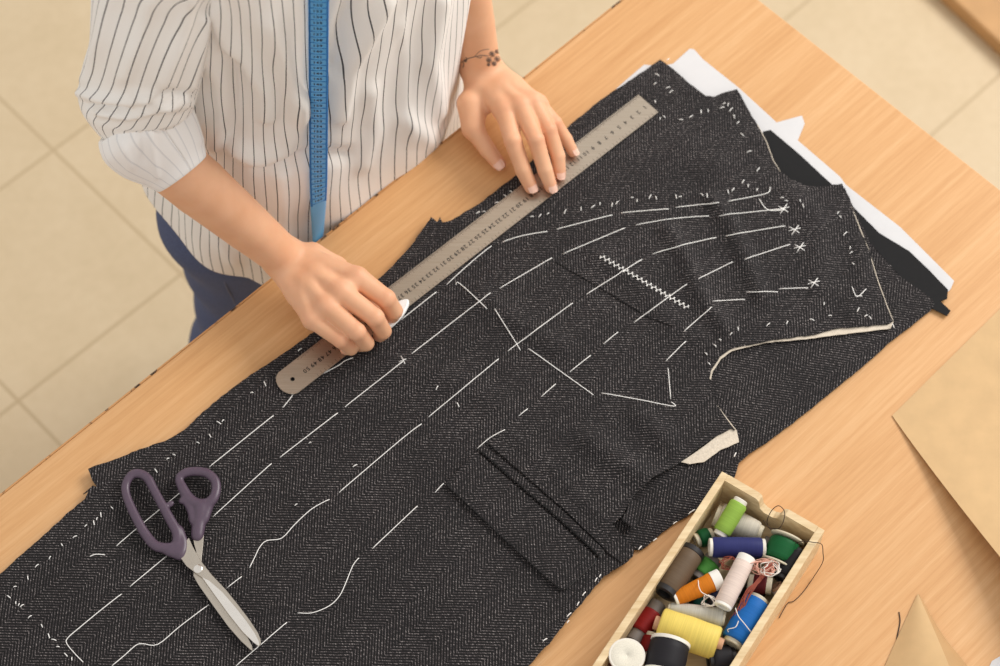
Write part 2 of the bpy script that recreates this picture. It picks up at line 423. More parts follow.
# ================================================================== CLOTH
def resample(pts,step,closed=True,jit=0):
    out=[]; n=len(pts)
    for i in range(n if closed else n-1):
        a=pts[i]; b=pts[(i+1)%n]; L=(b-a).length; k=max(1,int(round(L/step)))
        nn=Vector((-(b-a).y,(b-a).x,0)).normalized() if L>0 else Vector((0,0,0))
        for j in range(k):
            q=a.lerp(b,j/k)
            if jit and j: q=q+nn*random.uniform(-jit,jit)
            out.append(q)
    return out
def cloth(name,px,z,mat,zf=None,th=.0014,step=.006,jit=.0003,parent=None,world=False):
    P=[Vector(q) if world else tp(q[0],q[1],z) for q in px]
    B=resample(P,step,True,jit); nb=len(B)
    bx=np.array([(p.x,p.y) for p in B]); lo=bx.min(0); hi=bx.max(0)
    gx,gy=np.meshgrid(np.arange(lo[0],hi[0],step),np.arange(lo[1],hi[1],step*.866)); gx=gx+(np.arange(gx.shape[0])%2)[:,None]*step*.5
    G=np.stack([gx.ravel(),gy.ravel()],1)
    ins=np.zeros(len(G),bool); x,y=G[:,0],G[:,1]; j=nb-1
    for i in range(nb):
        xi,yi=bx[i]; xj,yj=bx[j]
        c=((yi>y)!=(yj>y)); 
        with np.errstate(divide='ignore',invalid='ignore'):
            c&=x<(xj-xi)*(y-yi)/(yj-yi if yj!=yi else 1e-12)+xi
        ins^=c; j=i
    G=G[ins]; dd=poly_dist(G,[*bx,bx[0]]); G=G[dd>step*.55]
    vs=[Vector(v) for v in bx]+[Vector(v) for v in G]
    r=delaunay_2d_cdt(vs,[(i,(i+1)%nb) for i in range(nb)],[list(range(nb))],1,1e-6)
    v2=np.array([(v.x,v.y) for v in r[0]]); F=[list(f) for f in r[2]]
    zz=np.full(len(v2),z,dtype=float)
    if zf is not None: zz=zf(v2,z)
    top=np.column_stack([v2,zz]); N=len(top); bot=top.copy(); bot[:,2]-=th
    from collections import Counter
    ec=Counter(); 
    for f in F:
        # orient up
        a,b,c=[v2[i] for i in f[:3]]
        if (b[0]-a[0])*(c[1]-a[1])-(b[1]-a[1])*(c[0]-a[0])<0: f.reverse()
        for i in range(len(f)): ec[(f[i],f[(i+1)%len(f)])]+=1
    fs=F+[[i+N for i in reversed(f)] for f in F]
    for (a,b) in list(ec):
        if (b,a) not in ec: fs.append([b,a,a+N,b+N])
    V=np.concatenate([top,bot])
    uv=np.array([fr(v) for v in V])
    return autosmooth(mesh_obj(name,V,fs,mat,parent,True,uv),50)
def ridge(V,lines):
    h=np.zeros(len(V)); 
    for pts,amp,wd,z in lines:
        amp*=1.0
        L=[tp(a,b,z) for a,b in pts]; L=[(p.x,p.y) for p in L]
        d=poly_dist(V,L); h+=amp*np.exp(-(d/wd)**2)
    return h
ZC=TZ+.0092      # upper surface of the front panel
# -- white sheet under everything
WS=[(689.5,49),(694,49.5),(703,59.5),(739,88),(776.6,122.6),(802,115.7),(804.6,124),(797.7,140.6),(839.7,176.6),(846,185),(900,227),(954,281),(950.7,289),(944,296),(905,262),(860,222),(800,200),(740,150),(690,110),(650,110),(560,165),(470,240),(462,236),(552,146),(624,82),(644,65),(662,66),(673,64)]
def zwave(amp,sc,ph):
    def f(v,z): return z+amp*(.5+.5*np.sin(v[:,0]*sc+ph)*np.cos(v[:,1]*sc*.8+ph*2))
    return f
o=cloth('paper_sheet',WS,TZ+.0012,M['white'],zwave(.0006,22,1),th=.0006,jit=0); tag(o,'white sheet lying under the shoulder end of the dark jacket panels','sheet')
# -- black lining strip
BL=[(763,131.6),(770.6,130),(800,155),(832,184.5),(860,214),(879,233),(909,251),(930,271),(948,290),(947,299),(940,301),(950.5,311),(947,316),(931,308),(926,301),(900,276),(870,243),(840,214),(810,196),(780,172),(763,145)]
o=cloth('lining_strip',BL,TZ+.0036,M['lining'],zwave(.001,40,0),th=.001,jit=.0002); tag(o,'narrow black lining strip between the white sheet and the dark jacket panel','fabric strip')
# -- back panel (lower layer)
BP=[(845,188),(870,243),(900,276),(933,299),(934,305),(930,311),(891,341),(861,368),(840,385),(812,408),(780,432.5),(766,443),(749,453.5),(738.8,463),(737,470),(733,482),(718,496),(700,507),(696,510.5),(672,525),(652,541),(641,550),(628,548),(600,520),(620,470),(660,420),(690,360),(720,320),(770,230),(800,195),(820,186)]
def zb(v,z):
    return z+ridge(v,[([(720,470),(760,420),(800,380),(850,350)],.0007,.016,TZ)])
o=cloth('back_panel',BP,TZ+.0042,M['wool2'],zb,th=.0016,step=.006,jit=.0005); tag(o,'dark herringbone back panel showing beyond the lower right edge of the basted front panel','jacket piece')
backp=o
# -- second front panel, the slim strip past the far side of the ruler
DP=[(660,59.5),(672,68),(690,84),(706,96),(700,104),(680,112),(640,140),(560,200),(520,232),(470,232),(480,203),(520,172),(560,133.5),(600,100),(632,79)]
o=cloth('facing_panel',DP,TZ+.0048,M['wool'],lambda v,z:z+ridge(v,[([(664,70),(682,88),(694,97)],.0012,.004,TZ)]),th=.0016,step=.006,jit=.0005); tag(o,'dark herringbone facing piece with a pointed corner past the zero end of the steel ruler','jacket piece')

# -- front panel (top layer)
CP=[(-70,640),(-30,600),(0,574),(20,556),(45,534),(70,511),(85,499),(89,490),(83,494),(93,485.5),(97,487),(91,477),(88,469),(92,467),(108,462),(140,449),(165,441),(184,430),(200,415),(222,396),(250,375),(290,349),(330,320),(372,285),(395,263),(410,247),(425,226),(431,217),(437,222),(440,217),(443,222.5),(452,220),(480,203),(500,190),(540,162),(590,122),(625,104),(655,107),(672,102),(690,99.5),(706,96),(714,97),(726,92),(737,89),(742,98),(750,112),(757,124),(766,142),(772,160),(780,172),(790,180),(804,186),(820,187),(842,183.5),(848,196),(858,225),(868,250),(877,280),(886,305),(893,321),(888,324),(860,326.5),(838,328),(810,335),(785,338),(766,341),(745,345),(730,349),(720,356),(711,370),(709.5,378),(711,392),(716,404),(724,415),(735,430),(731,428),(720,434),(705,443),(690,454),(681,462),(664,471),(645,485),(632,497),(627,507),(622,516),(612,524),(618,532),(634,549),(633,556),(628,561),(604,576),(584,600),(567,620),(552,640),(527,667),(495,705),(300,760),(100,760)]
WR=[([(668,235),(685,262),(700,300),(722,332)],.0062,.011,TZ),([(712,205),(728,225),(742,258),(760,300)],.0058,.010,TZ),
    ([(690,185),(700,215),(712,250),(735,290)],-.0012,.012,TZ),([(600,262),(640,290),(672,330),(700,345)],.0030,.014,TZ),
    ([(480,300),(520,330),(560,352)],.0042,.014,TZ),([(392,372),(450,382),(500,410)],.0035,.018,TZ),
    ([(590,445),(625,470),(652,486)],.0062,.014,TZ),([(640,420),(665,445)],.0045,.013,TZ),
    ([(860,250),(862,290),(850,318)],.0038,.012,TZ),([(790,195),(815,230),(820,290)],.0042,.016,TZ),
    ([(690,150),(730,190)],.0016,.02,TZ),([(350,580),(450,560),(480,620)],.0016,.03,TZ),([(60,560),(150,560),(210,640)],.0014,.03,TZ),
    ([(350,578),(400,620),(440,660)],-.0013,.0035,TZ),([(503,432),(545,465),(595,515),(637,550)],.0012,.004,TZ)]
def zc(v,z):
    g=z+ridge(v,WR)+.0005*np.sin(v[:,0]*31+1)*np.cos(v[:,1]*27)
    a=np.array([fr(q) for q in v]); return g
J0=cloth('front_panel',CP,ZC,M['wool'],zc,th=.0017,step=.0045,jit=.0006); tag(J0,'large dark grey herringbone jacket front panel with white basting lines and a pocket flap','jacket piece')
_bv=np.empty(len(J0.data.vertices)*3); J0.data.vertices.foreach_get('co',_bv); _bv=_bv.reshape(-1,3)
from mathutils.bvhtree import BVHTree
TREE=BVHTree.FromPolygons([tuple(v) for v in _bv],[tuple(p.vertices) for p in J0.data.polygons])
_bb=np.empty(len(backp.data.vertices)*3); backp.data.vertices.foreach_get('co',_bb); _bb=_bb.reshape(-1,3)
TREEB=BVHTree.FromPolygons([tuple(v) for v in _bb],[tuple(p.vertices) for p in backp.data.polygons])
def on_cloth(px,py,lift=.0,tree=None):
    p=tp(px,py,ZC); h=(tree or TREE).ray_cast(Vector((p.x,p.y,1)),Vector((0,0,-1)))
    if h[0] is None: return Vector((p.x,p.y,ZC+lift))
    p=tp(px,py,h[0].z); h2=(tree or TREE).ray_cast(Vector((p.x,p.y,1)),Vector((0,0,-1)))
    z=(h2[0].z if h2[0] is not None else h[0].z); return Vector((p.x,p.y,z+lift))
def drape(px,lift): # dense line lying on the panel
    out=[]
    for (a,b) in zip(px[:-1],px[1:]):
        L=math.hypot(b[0]-a[0],b[1]-a[1]); k=max(1,int(L/4))
        for j in range(k): out.append((a[0]+(b[0]-a[0])*j/k,a[1]+(b[1]-a[1])*j/k))
    out.append(px[-1]); return [on_cloth(x,y,lift) for x,y in out]
# cream canvas interlining showing at the turned corner and along the cut edges
def strip_patch(name,px,z,mat,parent,th=.0008,label=None,zf=None,step=.005):
    o=cloth(name,px,z,mat,zf,th=th,step=step,jit=.0003,parent=parent)
    if label:o['label']=label
    return o
strip_patch('canvas_interlining',[(681,462),(700,449),(720,434),(733,426),(737,431),(739,442),(728,447),(720,450),(712,456),(704,462),(690,464)],ZC-.0019,M['canvas'],J0,label='cream canvas interlining at the turned corner')
strip_patch('canvas_interlining',[(892.5,319),(893.5,322),(890.5,328.5),(870,331),(840,334.5),(810,338.5),(785,341),(766.5,342.5),(745,347.5),(732,351),(721,359),(713,371),(711,380),(708,377),(716,359),(729,348.5),(745,343.5),(766,339),(810,333),(838,327),(860,325)],ZC-.0019,M['canvas'],J0,label='cream canvas interlining along the armhole edge')
def edge_line(name,px,r,mat,parent,lift=0,label=None):
    m=MB(); m.tube([tp(a,b,ZC+lift) for a,b in px],r,6); o=m.build(name,mat,parent,True)
    if label:o['label']=label
    return o
edge_line('canvas_edge',[(844,190),(858.5,225),(868.5,250),(877.5,280),(886.5,305),(893,321)],.0007,M['canvas'],J0,-.0012,'thin cream edge of the canvas')
edge_line('canvas_edge',[(757,124),(766.5,142),(773,160),(780,171.5)],.0006,M['canvas'],J0,-.0012,'thin cream edge of the canvas')
edge_line('canvas_edge',[(804,187),(820,188),(842,184.5)],.0006,M['canvas'],J0,-.0012,'thin cream edge of the canvas')
edge_line('canvas_edge',[(717,406),(724.5,416),(735,429.5)],.0008,M['canvas'],J0,-.0012,'thin cream edge of the canvas')

# pocket flap, welt, breast pocket: raised wool patches with their own thickness
FP=cloth('pocket_flap',[(446,483),(473,454),(477,451.5),(517,486.5),(558,521.5),(597,558),(594,563),(568,587),(563,589),(556,585),(500,534)],ZC+.0040,M['wool3'],lambda v,z:z+ridge(v,[([(470,500),(560,580)],.0012,.012,TZ)]),th=.0036,step=.005,jit=.0002,parent=J0)
cloth('pocket_welt',[(479,448),(483,444.5),(523,477),(564,512),(604,550),(600,555),(561,518.5),(520,483.5)],ZC+.0066,M['wool2'],None,th=.006,step=.004,jit=.0002,parent=J0)
cloth('pocket_facing',[(487,442),(497,436),(540,470),(588,518),(629,556),(622,562),(608,552),(567,511.5),(526,476)],ZC+.0024,M['wool'],None,th=.0028,step=.005,jit=.0002,parent=J0)
BPK=cloth('breast_pocket',[(556,262),(572,251),(594,258),(640,282),(699,311),(686,320),(672,327),(650,318),(600,287)],ZC+.0011,M['wool3'],lambda v,z:z+ridge(v,WR[:4]),th=.0022,step=.005,jit=.0002,parent=J0)
cloth('fabric_fold',[(632,499),(640,505),(640,513),(634,528),(622,519),(628,508)],ZC+.0034,M['wool2'],None,th=.003,step=.004,jit=.0002,parent=J0)

_q=np.empty(len(BPK.data.vertices)*3); BPK.data.vertices.foreach_get('co',_q); _q=_q.reshape(-1,3)
_n=len(_bv); TREE=BVHTree.FromPolygons([tuple(v) for v in _bv]+[tuple(v) for v in _q],[tuple(p.vertices) for p in J0.data.polygons]+[tuple(i+_n for i in p.vertices) for p in BPK.data.polygons])
# basting: each long stitch a part
ST=[[(852,287),(857,297),(866,289)],[(855,296),(862,296)],[(116.5,546),(140,526),(185,489)],[(209.4,467),(273.7,415.5)],[(283,407.7),(290,399),(295.6,391)],[(321,374.7),(338,366),(345,361),(353,358)],
 [(401,320),(436.5,292)],[(446.7,284.5),(474,260),(491.4,246)],[(502.5,242),(522,236),(547.5,231.5)],[(556.5,229.4),(612.5,215)],[(621,213),(668.6,209)],[(675.5,207.6),(719,202.7)],[(728,201.5),(752,197),(768,193),(770,187)],
 [(83,662),(76,655),(67,644),(68,638),(80,627.5),(100,611),(121.6,594)],[(130,586.7),(167,556)],[(213,516.7),(271.6,463.5)],[(280,457.5),(337.7,413)],[(345,407),(403,361.5)],[(411.6,354),(490.5,293)],[(499.5,288.5),(552,258)],[(563,254),(625,228)],[(636,225),(672,219),(709,216)],[(719,215.7),(785,208.8)],
 [(112,666),(124,656),(136,645.5),(143,644),(158,644.5),(180,626.5),(209,604.6)],[(226.5,588.4),(241.8,576.5)],[(249.6,568),(255,557),(260,547),(266.6,541),(278.5,539.5),(285,535.7),(295.4,524),(312,509),(329.4,499.4)],[(339,492.6),(400.7,440),(421.5,424)],[(428.7,417),(498.6,359)],[(508,351),(572.8,303)],[(586.5,294.5),(642,259.4)],[(652.5,254),(684,245),(716.4,237.5)],[(725.4,236),(785,226)],
 [(236,666),(287,622.3)],[(297.8,613),(312.4,613),(329.4,606),(339.6,596),(346,582.6),(353,565.6),(359,558)],[(372.5,548.6),(417.5,506)],[(435,492.6),(443.6,483.4)],[(477.5,448.5),(490,438),(505,429.7)],[(518.7,416),(527.7,408.7)],[(541.3,396.8),(555.7,384)],[(569.8,372),(590.7,355.4)],[(603.6,344),(618,332)],[(634,322.5),(687,284)],[(698.5,279),(732.7,262)],[(744.5,259.5),(790,244.5)],
 [(666,361),(686,341)],[(668,368),(670.6,398.7)],[(684,331.5),(711.7,307)],[(712.6,301.5),(745,299.5)],[(746.5,292),(777.7,292)],[(779,289),(808,288)],
 [(456,285),(460,284),(487,308.7)],[(494.6,308.7),(520.5,350.4)],[(528.4,348.6),(593.3,395)],[(601.5,393),(640,400),(674,406.5),(671,402)],[(90,556.5),(96,554.5),(105,555)],
 [(759,199),(765,208),(772,211),(785,210)],
 [(401,356),(405,364)],[(399,362),(406,359)]]
for c in [(783,209),(794.6,230),(799.6,247.5),(813.7,283)]:
    x,y=c; ST+= [[(x-5,y-3),(x+5,y+3)],[(x+4,y-5),(x-3,y+5)],[(x-6,y+1),(x+6,y-2)]]
for st in ST:
    pts=catmull([Vector((a,b,0)) for a,b in st],4) if len(st)>2 else [Vector((*p,0)) for p in st]
    m=MB(); P=drape([(p.x,p.y) for p in pts],.0006); P[0].z-=.0006; P[-1].z-=.0006
    m.tube(P,.00045,6); m.build('basting_stitch',M['thread'],J0,True)
# overcast breast-pocket edge
zz=[]; a=Vector((600,256,0)); b=Vector((688.5,308.6,0)); dn=(b-a).normalized(); nn=Vector((-dn.y,dn.x,0))
for i in range(0,181):
    t=i/180; w=t*19*2*math.pi; q=a.lerp(b,t)+nn*(2.3*math.sin(w))+dn*(2.2*math.sin(2*w)*.6); zz.append(q)
m=MB(); m.tube([on_cloth(p.x,p.y,.0008) for p in zz],.00042,5); m.build('overcast_stitching',M['thread'],J0,True)
# tailor's tacks: short thread ends
TK=[(9,597),(16,603),(19,605),(22,606),(30,617),(42,626),(49,636),(54,640),(58,647),(66,655),(72,659),(15,587),(28,578),(37,566),(50,558),(62,545),(75,537),(86,526),(94,523),(97,519),(101,515),(112,508),(156,471),(168,459),(174,455),(210,436),(198,443),(219,423),(223,421),(252,393),(265,384),(300,350),
 (655,102),(660,119),(664,117),(681,120),(691,117),(701,112),(708,111),(728,105),(731,110),(734,117),(738,123),(742,135),(749,152),(758,170),(743,182),(748,186),(757,190),(728,192),(733,190),(702,195),(707,196),(676,197),(680,197),(650,197),(656,198),(632,198),(637,201),(593,207),(600,204),(612,205),(617,203),(565,212),(581,209),(532,217),(540,216),(548,214),
 (782,198),(786,201),(800,201),(803,206),(838,213),(840,217),(845,234),(850,248),(851,253),(853,264),(768,325),(787,323),(824,304),(830,316),(858,310),(866,316),(870,318),(812,320),(893,326),(706,354),(715,346),(720,340),(731,334),(709,364),(738,329),(437,388),(458,405),(310,443),(355,466),(296,505),
 (478,213),(484,212),(497,203),(505,196),(511,192),(668,60),(657,75),(655,84),(668,88),(671,92),(722,108),(724,104)]
TB=[(730,482),(722,476),(735,455),(690,513),(693,511),(675,523),(655,540),(640,548),(600,576),(596,580),(584,594),(578,604),(569,615),(545,640),(568,622)]
tkm=[]
for (x,y) in TK:
    m=MB(); a=random.uniform(0,math.pi); l=random.uniform(1.2,2.6); P=[on_cloth(x-l*math.cos(a),y-l*math.sin(a),.0004),on_cloth(x,y,.0016),on_cloth(x+l*math.cos(a),y+l*math.sin(a),.0006)]
    tkm.append((P,l))
m=MB()
for P,l in tkm: m.tube(catmull(P,3),.0005,5)
o=m.build('tailor_tacks',M['thread'],J0,True,label='scattered short white thread ends',kind='stuff')
m=MB()
for (x,y) in TB:
    a=random.uniform(.5,1.2)*-1; l=random.uniform(1.5,3); 
    tr=TREEB if x>630 else TREE
    m.tube(catmull([on_cloth(x-l*math.cos(a),y-l*math.sin(a),.0004,tr),on_cloth(x,y,.0014,tr),on_cloth(x+l*math.cos(a),y+l*math.sin(a),.0004,tr)],3),.0006,5)
m.build('edge_tacks',M['thread'],J0,True,label='white thread ends along the lower edge',kind='stuff')

# ================================================================== TOOLS ON THE TABLE
# steel ruler
rz=ZC+.0018
r0=tp(648.3,103.5,rz); r50=tp(305.1,368.7,rz)
e1=tp(638.8,95.7,rz); e2=tp(657.8,111.4,rz)
rd=(tp(305.1,368.7,rz)-tp(643.4,106.4,rz)); sc=rd.length/49; rd=rd.normalized(); rn=Vector((-rd.y,rd.x,0))
mid=(e1+e2)/2
RW=.0318
if (e1-mid).dot(rn)<0: rn=-rn                      # rn points to the person's side
RO=mid                                             # zero end, centre
R0=empty('steel_ruler',(RO.x,RO.y,rz-.0006),'long steel ruler with black numerals held flat on the dark jacket panel','ruler')
def RP(a,b,z=0): p=RO+rd*a+rn*b; return Vector((p.x,p.y,rz+z))
one=(tp(643.4,106.4,rz)-RO).dot(rd)                # where the 1 cm mark sits
L50=(tp(305.1,368.7,rz)-RO).dot(rd)
CMU=(L50-one)/49
lend=L50+.0340
poly=[(0,-RW/2),(0,RW/2)]
arc=[(lend-RW*.28+RW*.28*math.sin(t),RW/2*math.cos(t)) for t in [math.pi*k/20 for k in range(21)]]
# flat sides with a rounded far end
poly=[(0.0,RW/2)]+[(lend-.012+.012*math.sin(t),RW/2*math.cos(t)) for t in [math.pi*k/24 for k in range(25)]]+[(0.0,-RW/2)]
hc=(L50+.0175,0.0); hr=.0024; hn=20
bm=bmesh.new()
outer=[bm.verts.new(RP(a,b,.0005)) for a,b in poly]; inner=[bm.verts.new(RP(hc[0]+hr*math.cos(2*math.pi*k/hn),hc[1]+hr*math.sin(2*math.pi*k/hn),.0005)) for k in range(hn)]
ee=[bm.edges.new((outer[i],outer[(i+1)%len(outer)])) for i in range(len(outer))]+[bm.edges.new((inner[i],inner[(i+1)%hn])) for i in range(hn)]
bmesh.ops.triangle_fill(bm,edges=ee,use_beauty=True)
top=list(bm.faces); ex=bmesh.ops.extrude_face_region(bm,geom=top); 
for v in [g for g in ex['geom'] if isinstance(g,bmesh.types.BMVert)]: v.co.z-=.0010
bmesh.ops.recalc_face_normals(bm,faces=list(bm.faces))
bm.verts.index_update(); vs=[v.co.copy() for v in bm.verts]; fs=[[v.index for v in f.verts] for f in bm.faces]; bm.free()
blade=mesh_obj('ruler_blade',vs,fs,M['steel'],R0,False)
mg={1:MB(),-1:MB()}
for i in range(1,1+500-1):
    mm=i; a=one+(mm/10-1)*CMU; 
    if a<.001: continue
    l=.0042 if mm%10==0 else (.0032 if mm%5==0 else .0021)
    for sd in (1,-1):
        if sd==-1 and mm%10 and mm%5: continue
        y0=RW/2*sd-.0004*sd; c=RP(a,y0-sd*l/2,.00056); mg[sd].box(c,.00022 if sd==1 else .0003,l if sd==1 else l*.8,.00008,ax=rd,ay=rn)
[q.build('graduations',M['ink'],blade) for q in mg.values()]
def text_mesh(body,size):
    cu=bpy.data.curves.new('t','FONT'); cu.body=body; cu.size=size; cu.align_x='CENTER'; cu.align_y='CENTER'; cu.resolution_u=3; cu.offset=size*.022
    ob=bpy.data.objects.new('t',cu); COL.objects.link(ob); dg=bpy.context.evaluated_depsgraph_get(); me=bpy.data.meshes.new_from_object(ob.evaluated_get(dg))
    vs=[v.co.copy() for v in me.vertices]; fs=[tuple(p.vertices) for p in me.polygons]
    bpy.data.objects.remove(ob); bpy.data.meshes.remove(me); bpy.data.curves.remove(cu); return vs,fs
DG={c:text_mesh(c,1.0) for c in '0123456789'}
def put_number(mb,num,centre,ax,ay,size,wide=.62):
    s=str(num); w=size*wide
    for i,ch in enumerate(s):
        vs,fs=DG[ch]; o=centre+ax*((i-(len(s)-1)/2)*w)
        mb.add([o+ax*(v.x*size)+ay*(v.y*size) for v in vs],fs)
nb=MB()
for n in range(1,51):
    put_number(nb,n,RP(one+(n-1)*CMU,-.0012,.00058),rd,-rn,.0066)
nb.build('numerals',M['ink'],blade)

# scissors
def S(cx,cy,z): return tp(100+.3396*cx,440+.3396*cy,z)
SZ=ZC+.0060
SC0=empty('scissors',tuple(S(289,380,ZC+.002)),'fabric scissors with plum grey plastic handles lying slightly open on the jacket','scissors')
def blade_mesh(name,pts,z,th,mat):
    m=MB(); P=[S(a,b,z) for a,b in pts]; m.prism([(p.x,p.y) for p in P],z-th/2,z+th/2); o=m.build(name,mat,SC0)
    bm=bmesh.new(); bm.from_mesh(o.data); bmesh.ops.bevel(bm,geom=[e for e in bm.edges if abs(e.verts[0].co.z-e.verts[1].co.z)<1e-6],offset=.0004,segments=1,affect='EDGES'); bm.to_mesh(o.data); bm.free(); return o
lowb=[(268,270),(308,275),(305,300),(301,345),(298,372),(285,400),(288,425),(325,490),(372,555),(410,595),(440,618),(450,622),(447,606),(430,575),(400,530),(350,470),(325,430),(308,400)]
lowb=[(272,270),(306,275),(304,310),(300,345),(298,375),(310,400),(345,455),(395,520),(432,575),(448,606),(450,622),(442,617),(415,592),(378,550),(333,488),(290,427),(275,400),(276,385),(284,360),(283,330),(276,305)]
b1=blade_mesh('blade',lowb,SZ-.0002,.0022,M['blade'])
upb=[(225,330),(262,288),(272,312),(292,348),(306,368),(330,398),(370,440),(410,490),(442,532),(464,566),(472,585),(474,600),(468,609),(452,597),(420,565),(380,515),(340,460),(300,405),(276,388),(255,372)]
b2=blade_mesh('blade',upb,SZ+.0024,.0022,M['blade'])
m=MB(); g=[(302,405),(322,415),(360,448),(398,492),(432,535),(456,570),(468,594),(469,607),(452,596),(420,564),(380,514),(340,459)]
P=[S(a,b,SZ+.0036) for a,b in g]; m.prism([(p.x,p.y) for p in P],SZ+.0034,SZ+.0038); m.build('ground_edge',M['blade_edge'],b2)
m=MB(); c=S(289,380,SZ+.0034); m.lathe(c,Vector((0,0,1)),[(0,.0046),(.0010,.0046),(.0016,.0040),(.0018,.0030),(.0018,.0001)],28); 
m.box(c+Vector((0,0,.0019)),.0052,.0008,.0003,ax=Vector((.8,.6,0)),ay=Vector((-.6,.8,0)))
autosmooth(m.build('pivot_screw',M['screw'],SC0))
def handle(name,segs):
    prims=[]
    for pts,closed in segs:
        P=[(S(a,b,SZ+zz),r*1.16 if closed else r*1.14 if 1 else r) for a,b,zz,r in pts]
        C4=catmull([Vector((*p,)) for p,r in P],5,closed); m0=len(P); RR=[]
        for i in range(m0 if closed else m0-1):
            for k in range(5): RR.append(P[i][1]*(1-k/5)+P[(i+1)%m0][1]*k/5)
        if not closed: RR.append(P[-1][1])
        P=list(zip(C4,RR))
        n=len(P)
        for i in range(n if closed else n-1):
            a,ra=P[i]; b,rb=P[(i+1)%n]; prims.append(('c',tuple(a),tuple(b),ra,rb))
    v,F=sdf_surface([(prims,.0012,0)],.0011); v=smooth_np(v,F,3,.5)
    # flatten the grip a little in height
    v[:,2]=SZ+.002+(v[:,2]-(SZ+.002))*.8
    return mesh_obj(name,v,F,M['handle'],SC0,True)
h1=[([(76,130,.003,.0034),(92,103,.004,.0036),(115,98,.004,.0037),(140,112,.004,.0037),(158,145,.004,.0036),(185,195,.004,.0038),(207,235,.004,.0040),(227,275,.003,.0042),(226,310,.002,.0042),(200,318,.002,.0042),(165,312,.002,.0042),(137,282,.002,.0040),(112,240,.003,.0038),(90,195,.003,.0036),(77,160,.003,.0034)],True),
    ([(232,262,.002,.0036),(243,300,.001,.0044),(240,330,.001,.0046),(228,336,.001,.0044),(195,324,.001,.004)],False),
    ([(227,300,.001,.0048),(236,340,.001,.0046)],False),([(205,190,.003,.0026),(211,185,.003,.0020)],False)]
handle('handle',h1)
h2=[([(233,112,.003,.0032),(255,95,.004,.0038),(285,92,.004,.0038),(315,97,.004,.0038),(338,118,.004,.0038),(342,145,.004,.0038),(333,172,.004,.0042),(312,190,.003,.0046),(285,188,.003,.0048),(262,172,.003,.0046),(245,145,.003,.0042)],True),
    ([(298,195,.002,.0068),(295,225,.001,.0058),(289,262,0,.0056),(287,284,-.0005,.0050)],False),
    ([(240,180,.003,.0024),(252,178,.003,.0036),(268,205,.002,.0036),(276,240,.001,.0038)],False),([(320,185,.002,.005),(305,235,.001,.0045)],False)]
handle('handle',h2)

# ================================================================== THREAD BOX
bz=TZ+.052
c1=tp(722,471,bz); c2=tp(826.5,527.5,bz); c3=tp(592,666,bz)
ul=(c3-c1).normalized(); uw=(c2-c1); bw=uw.length; uw=(uw-ul*uw.dot(ul)).normalized()   # ul along the box towards the viewer, uw across
BXL=.265; wt=.0075
X0=empty('thread_box',tuple(Vector((c1.x,c1.y,TZ))+ul*BXL/2+uw*bw/2),'open light wooden box full of thread spools beside the jacket','box')
def BP_(a,w,z): q=c1+ul*a+uw*w; return Vector((q.x,q.y,TZ+z))
def bwall(name,a0,a1,w0,w1,z0,z1):
    m=MB(); m.box(BP_((a0+a1)/2,(w0+w1)/2,(z0+z1)/2),a1-a0,w1-w0,z1-z0,ax=ul,ay=uw,bev=.0008); return m.build(name,M['boxwood'],X0)
bh=.052
bwall('base_board',wt,BXL-wt,wt,bw-wt,0.0005,.005)
bwall('side_board',0,BXL,0,wt,0,bh); bwall('side_board',0,BXL,bw-wt,bw,0,bh)
# end boards with a finger notch
def endb(a0,a1):
    def pr(w): return w
    h=bh; n0=bw*.40; n1=bw*.62; d=.020
    prof=[(wt,0.0),(bw-wt,0.0),(bw-wt,h),(n1+.004,h),(n1,h-.003),(n1-.003,h-d+.004),(n1-.008,h-d),(n0+.008,h-d),(n0+.003,h-d+.004),(n0,h-.003),(n0-.004,h),(wt,h)]
    m=MB(); n=len(prof); vs=[BP_(a0,w,z) for w,z in prof]+[BP_(a1,w,z) for w,z in prof]
    fs=[tuple(range(n-1,-1,-1)),tuple(range(n,2*n))]+[(i,(i+1)%n,n+(i+1)%n,n+i) for i in range(n)]
    m.add(vs,fs); return m.build('end_board',M['boxwood'],X0)
endb(0,wt); endb(BXL-wt,BXL)

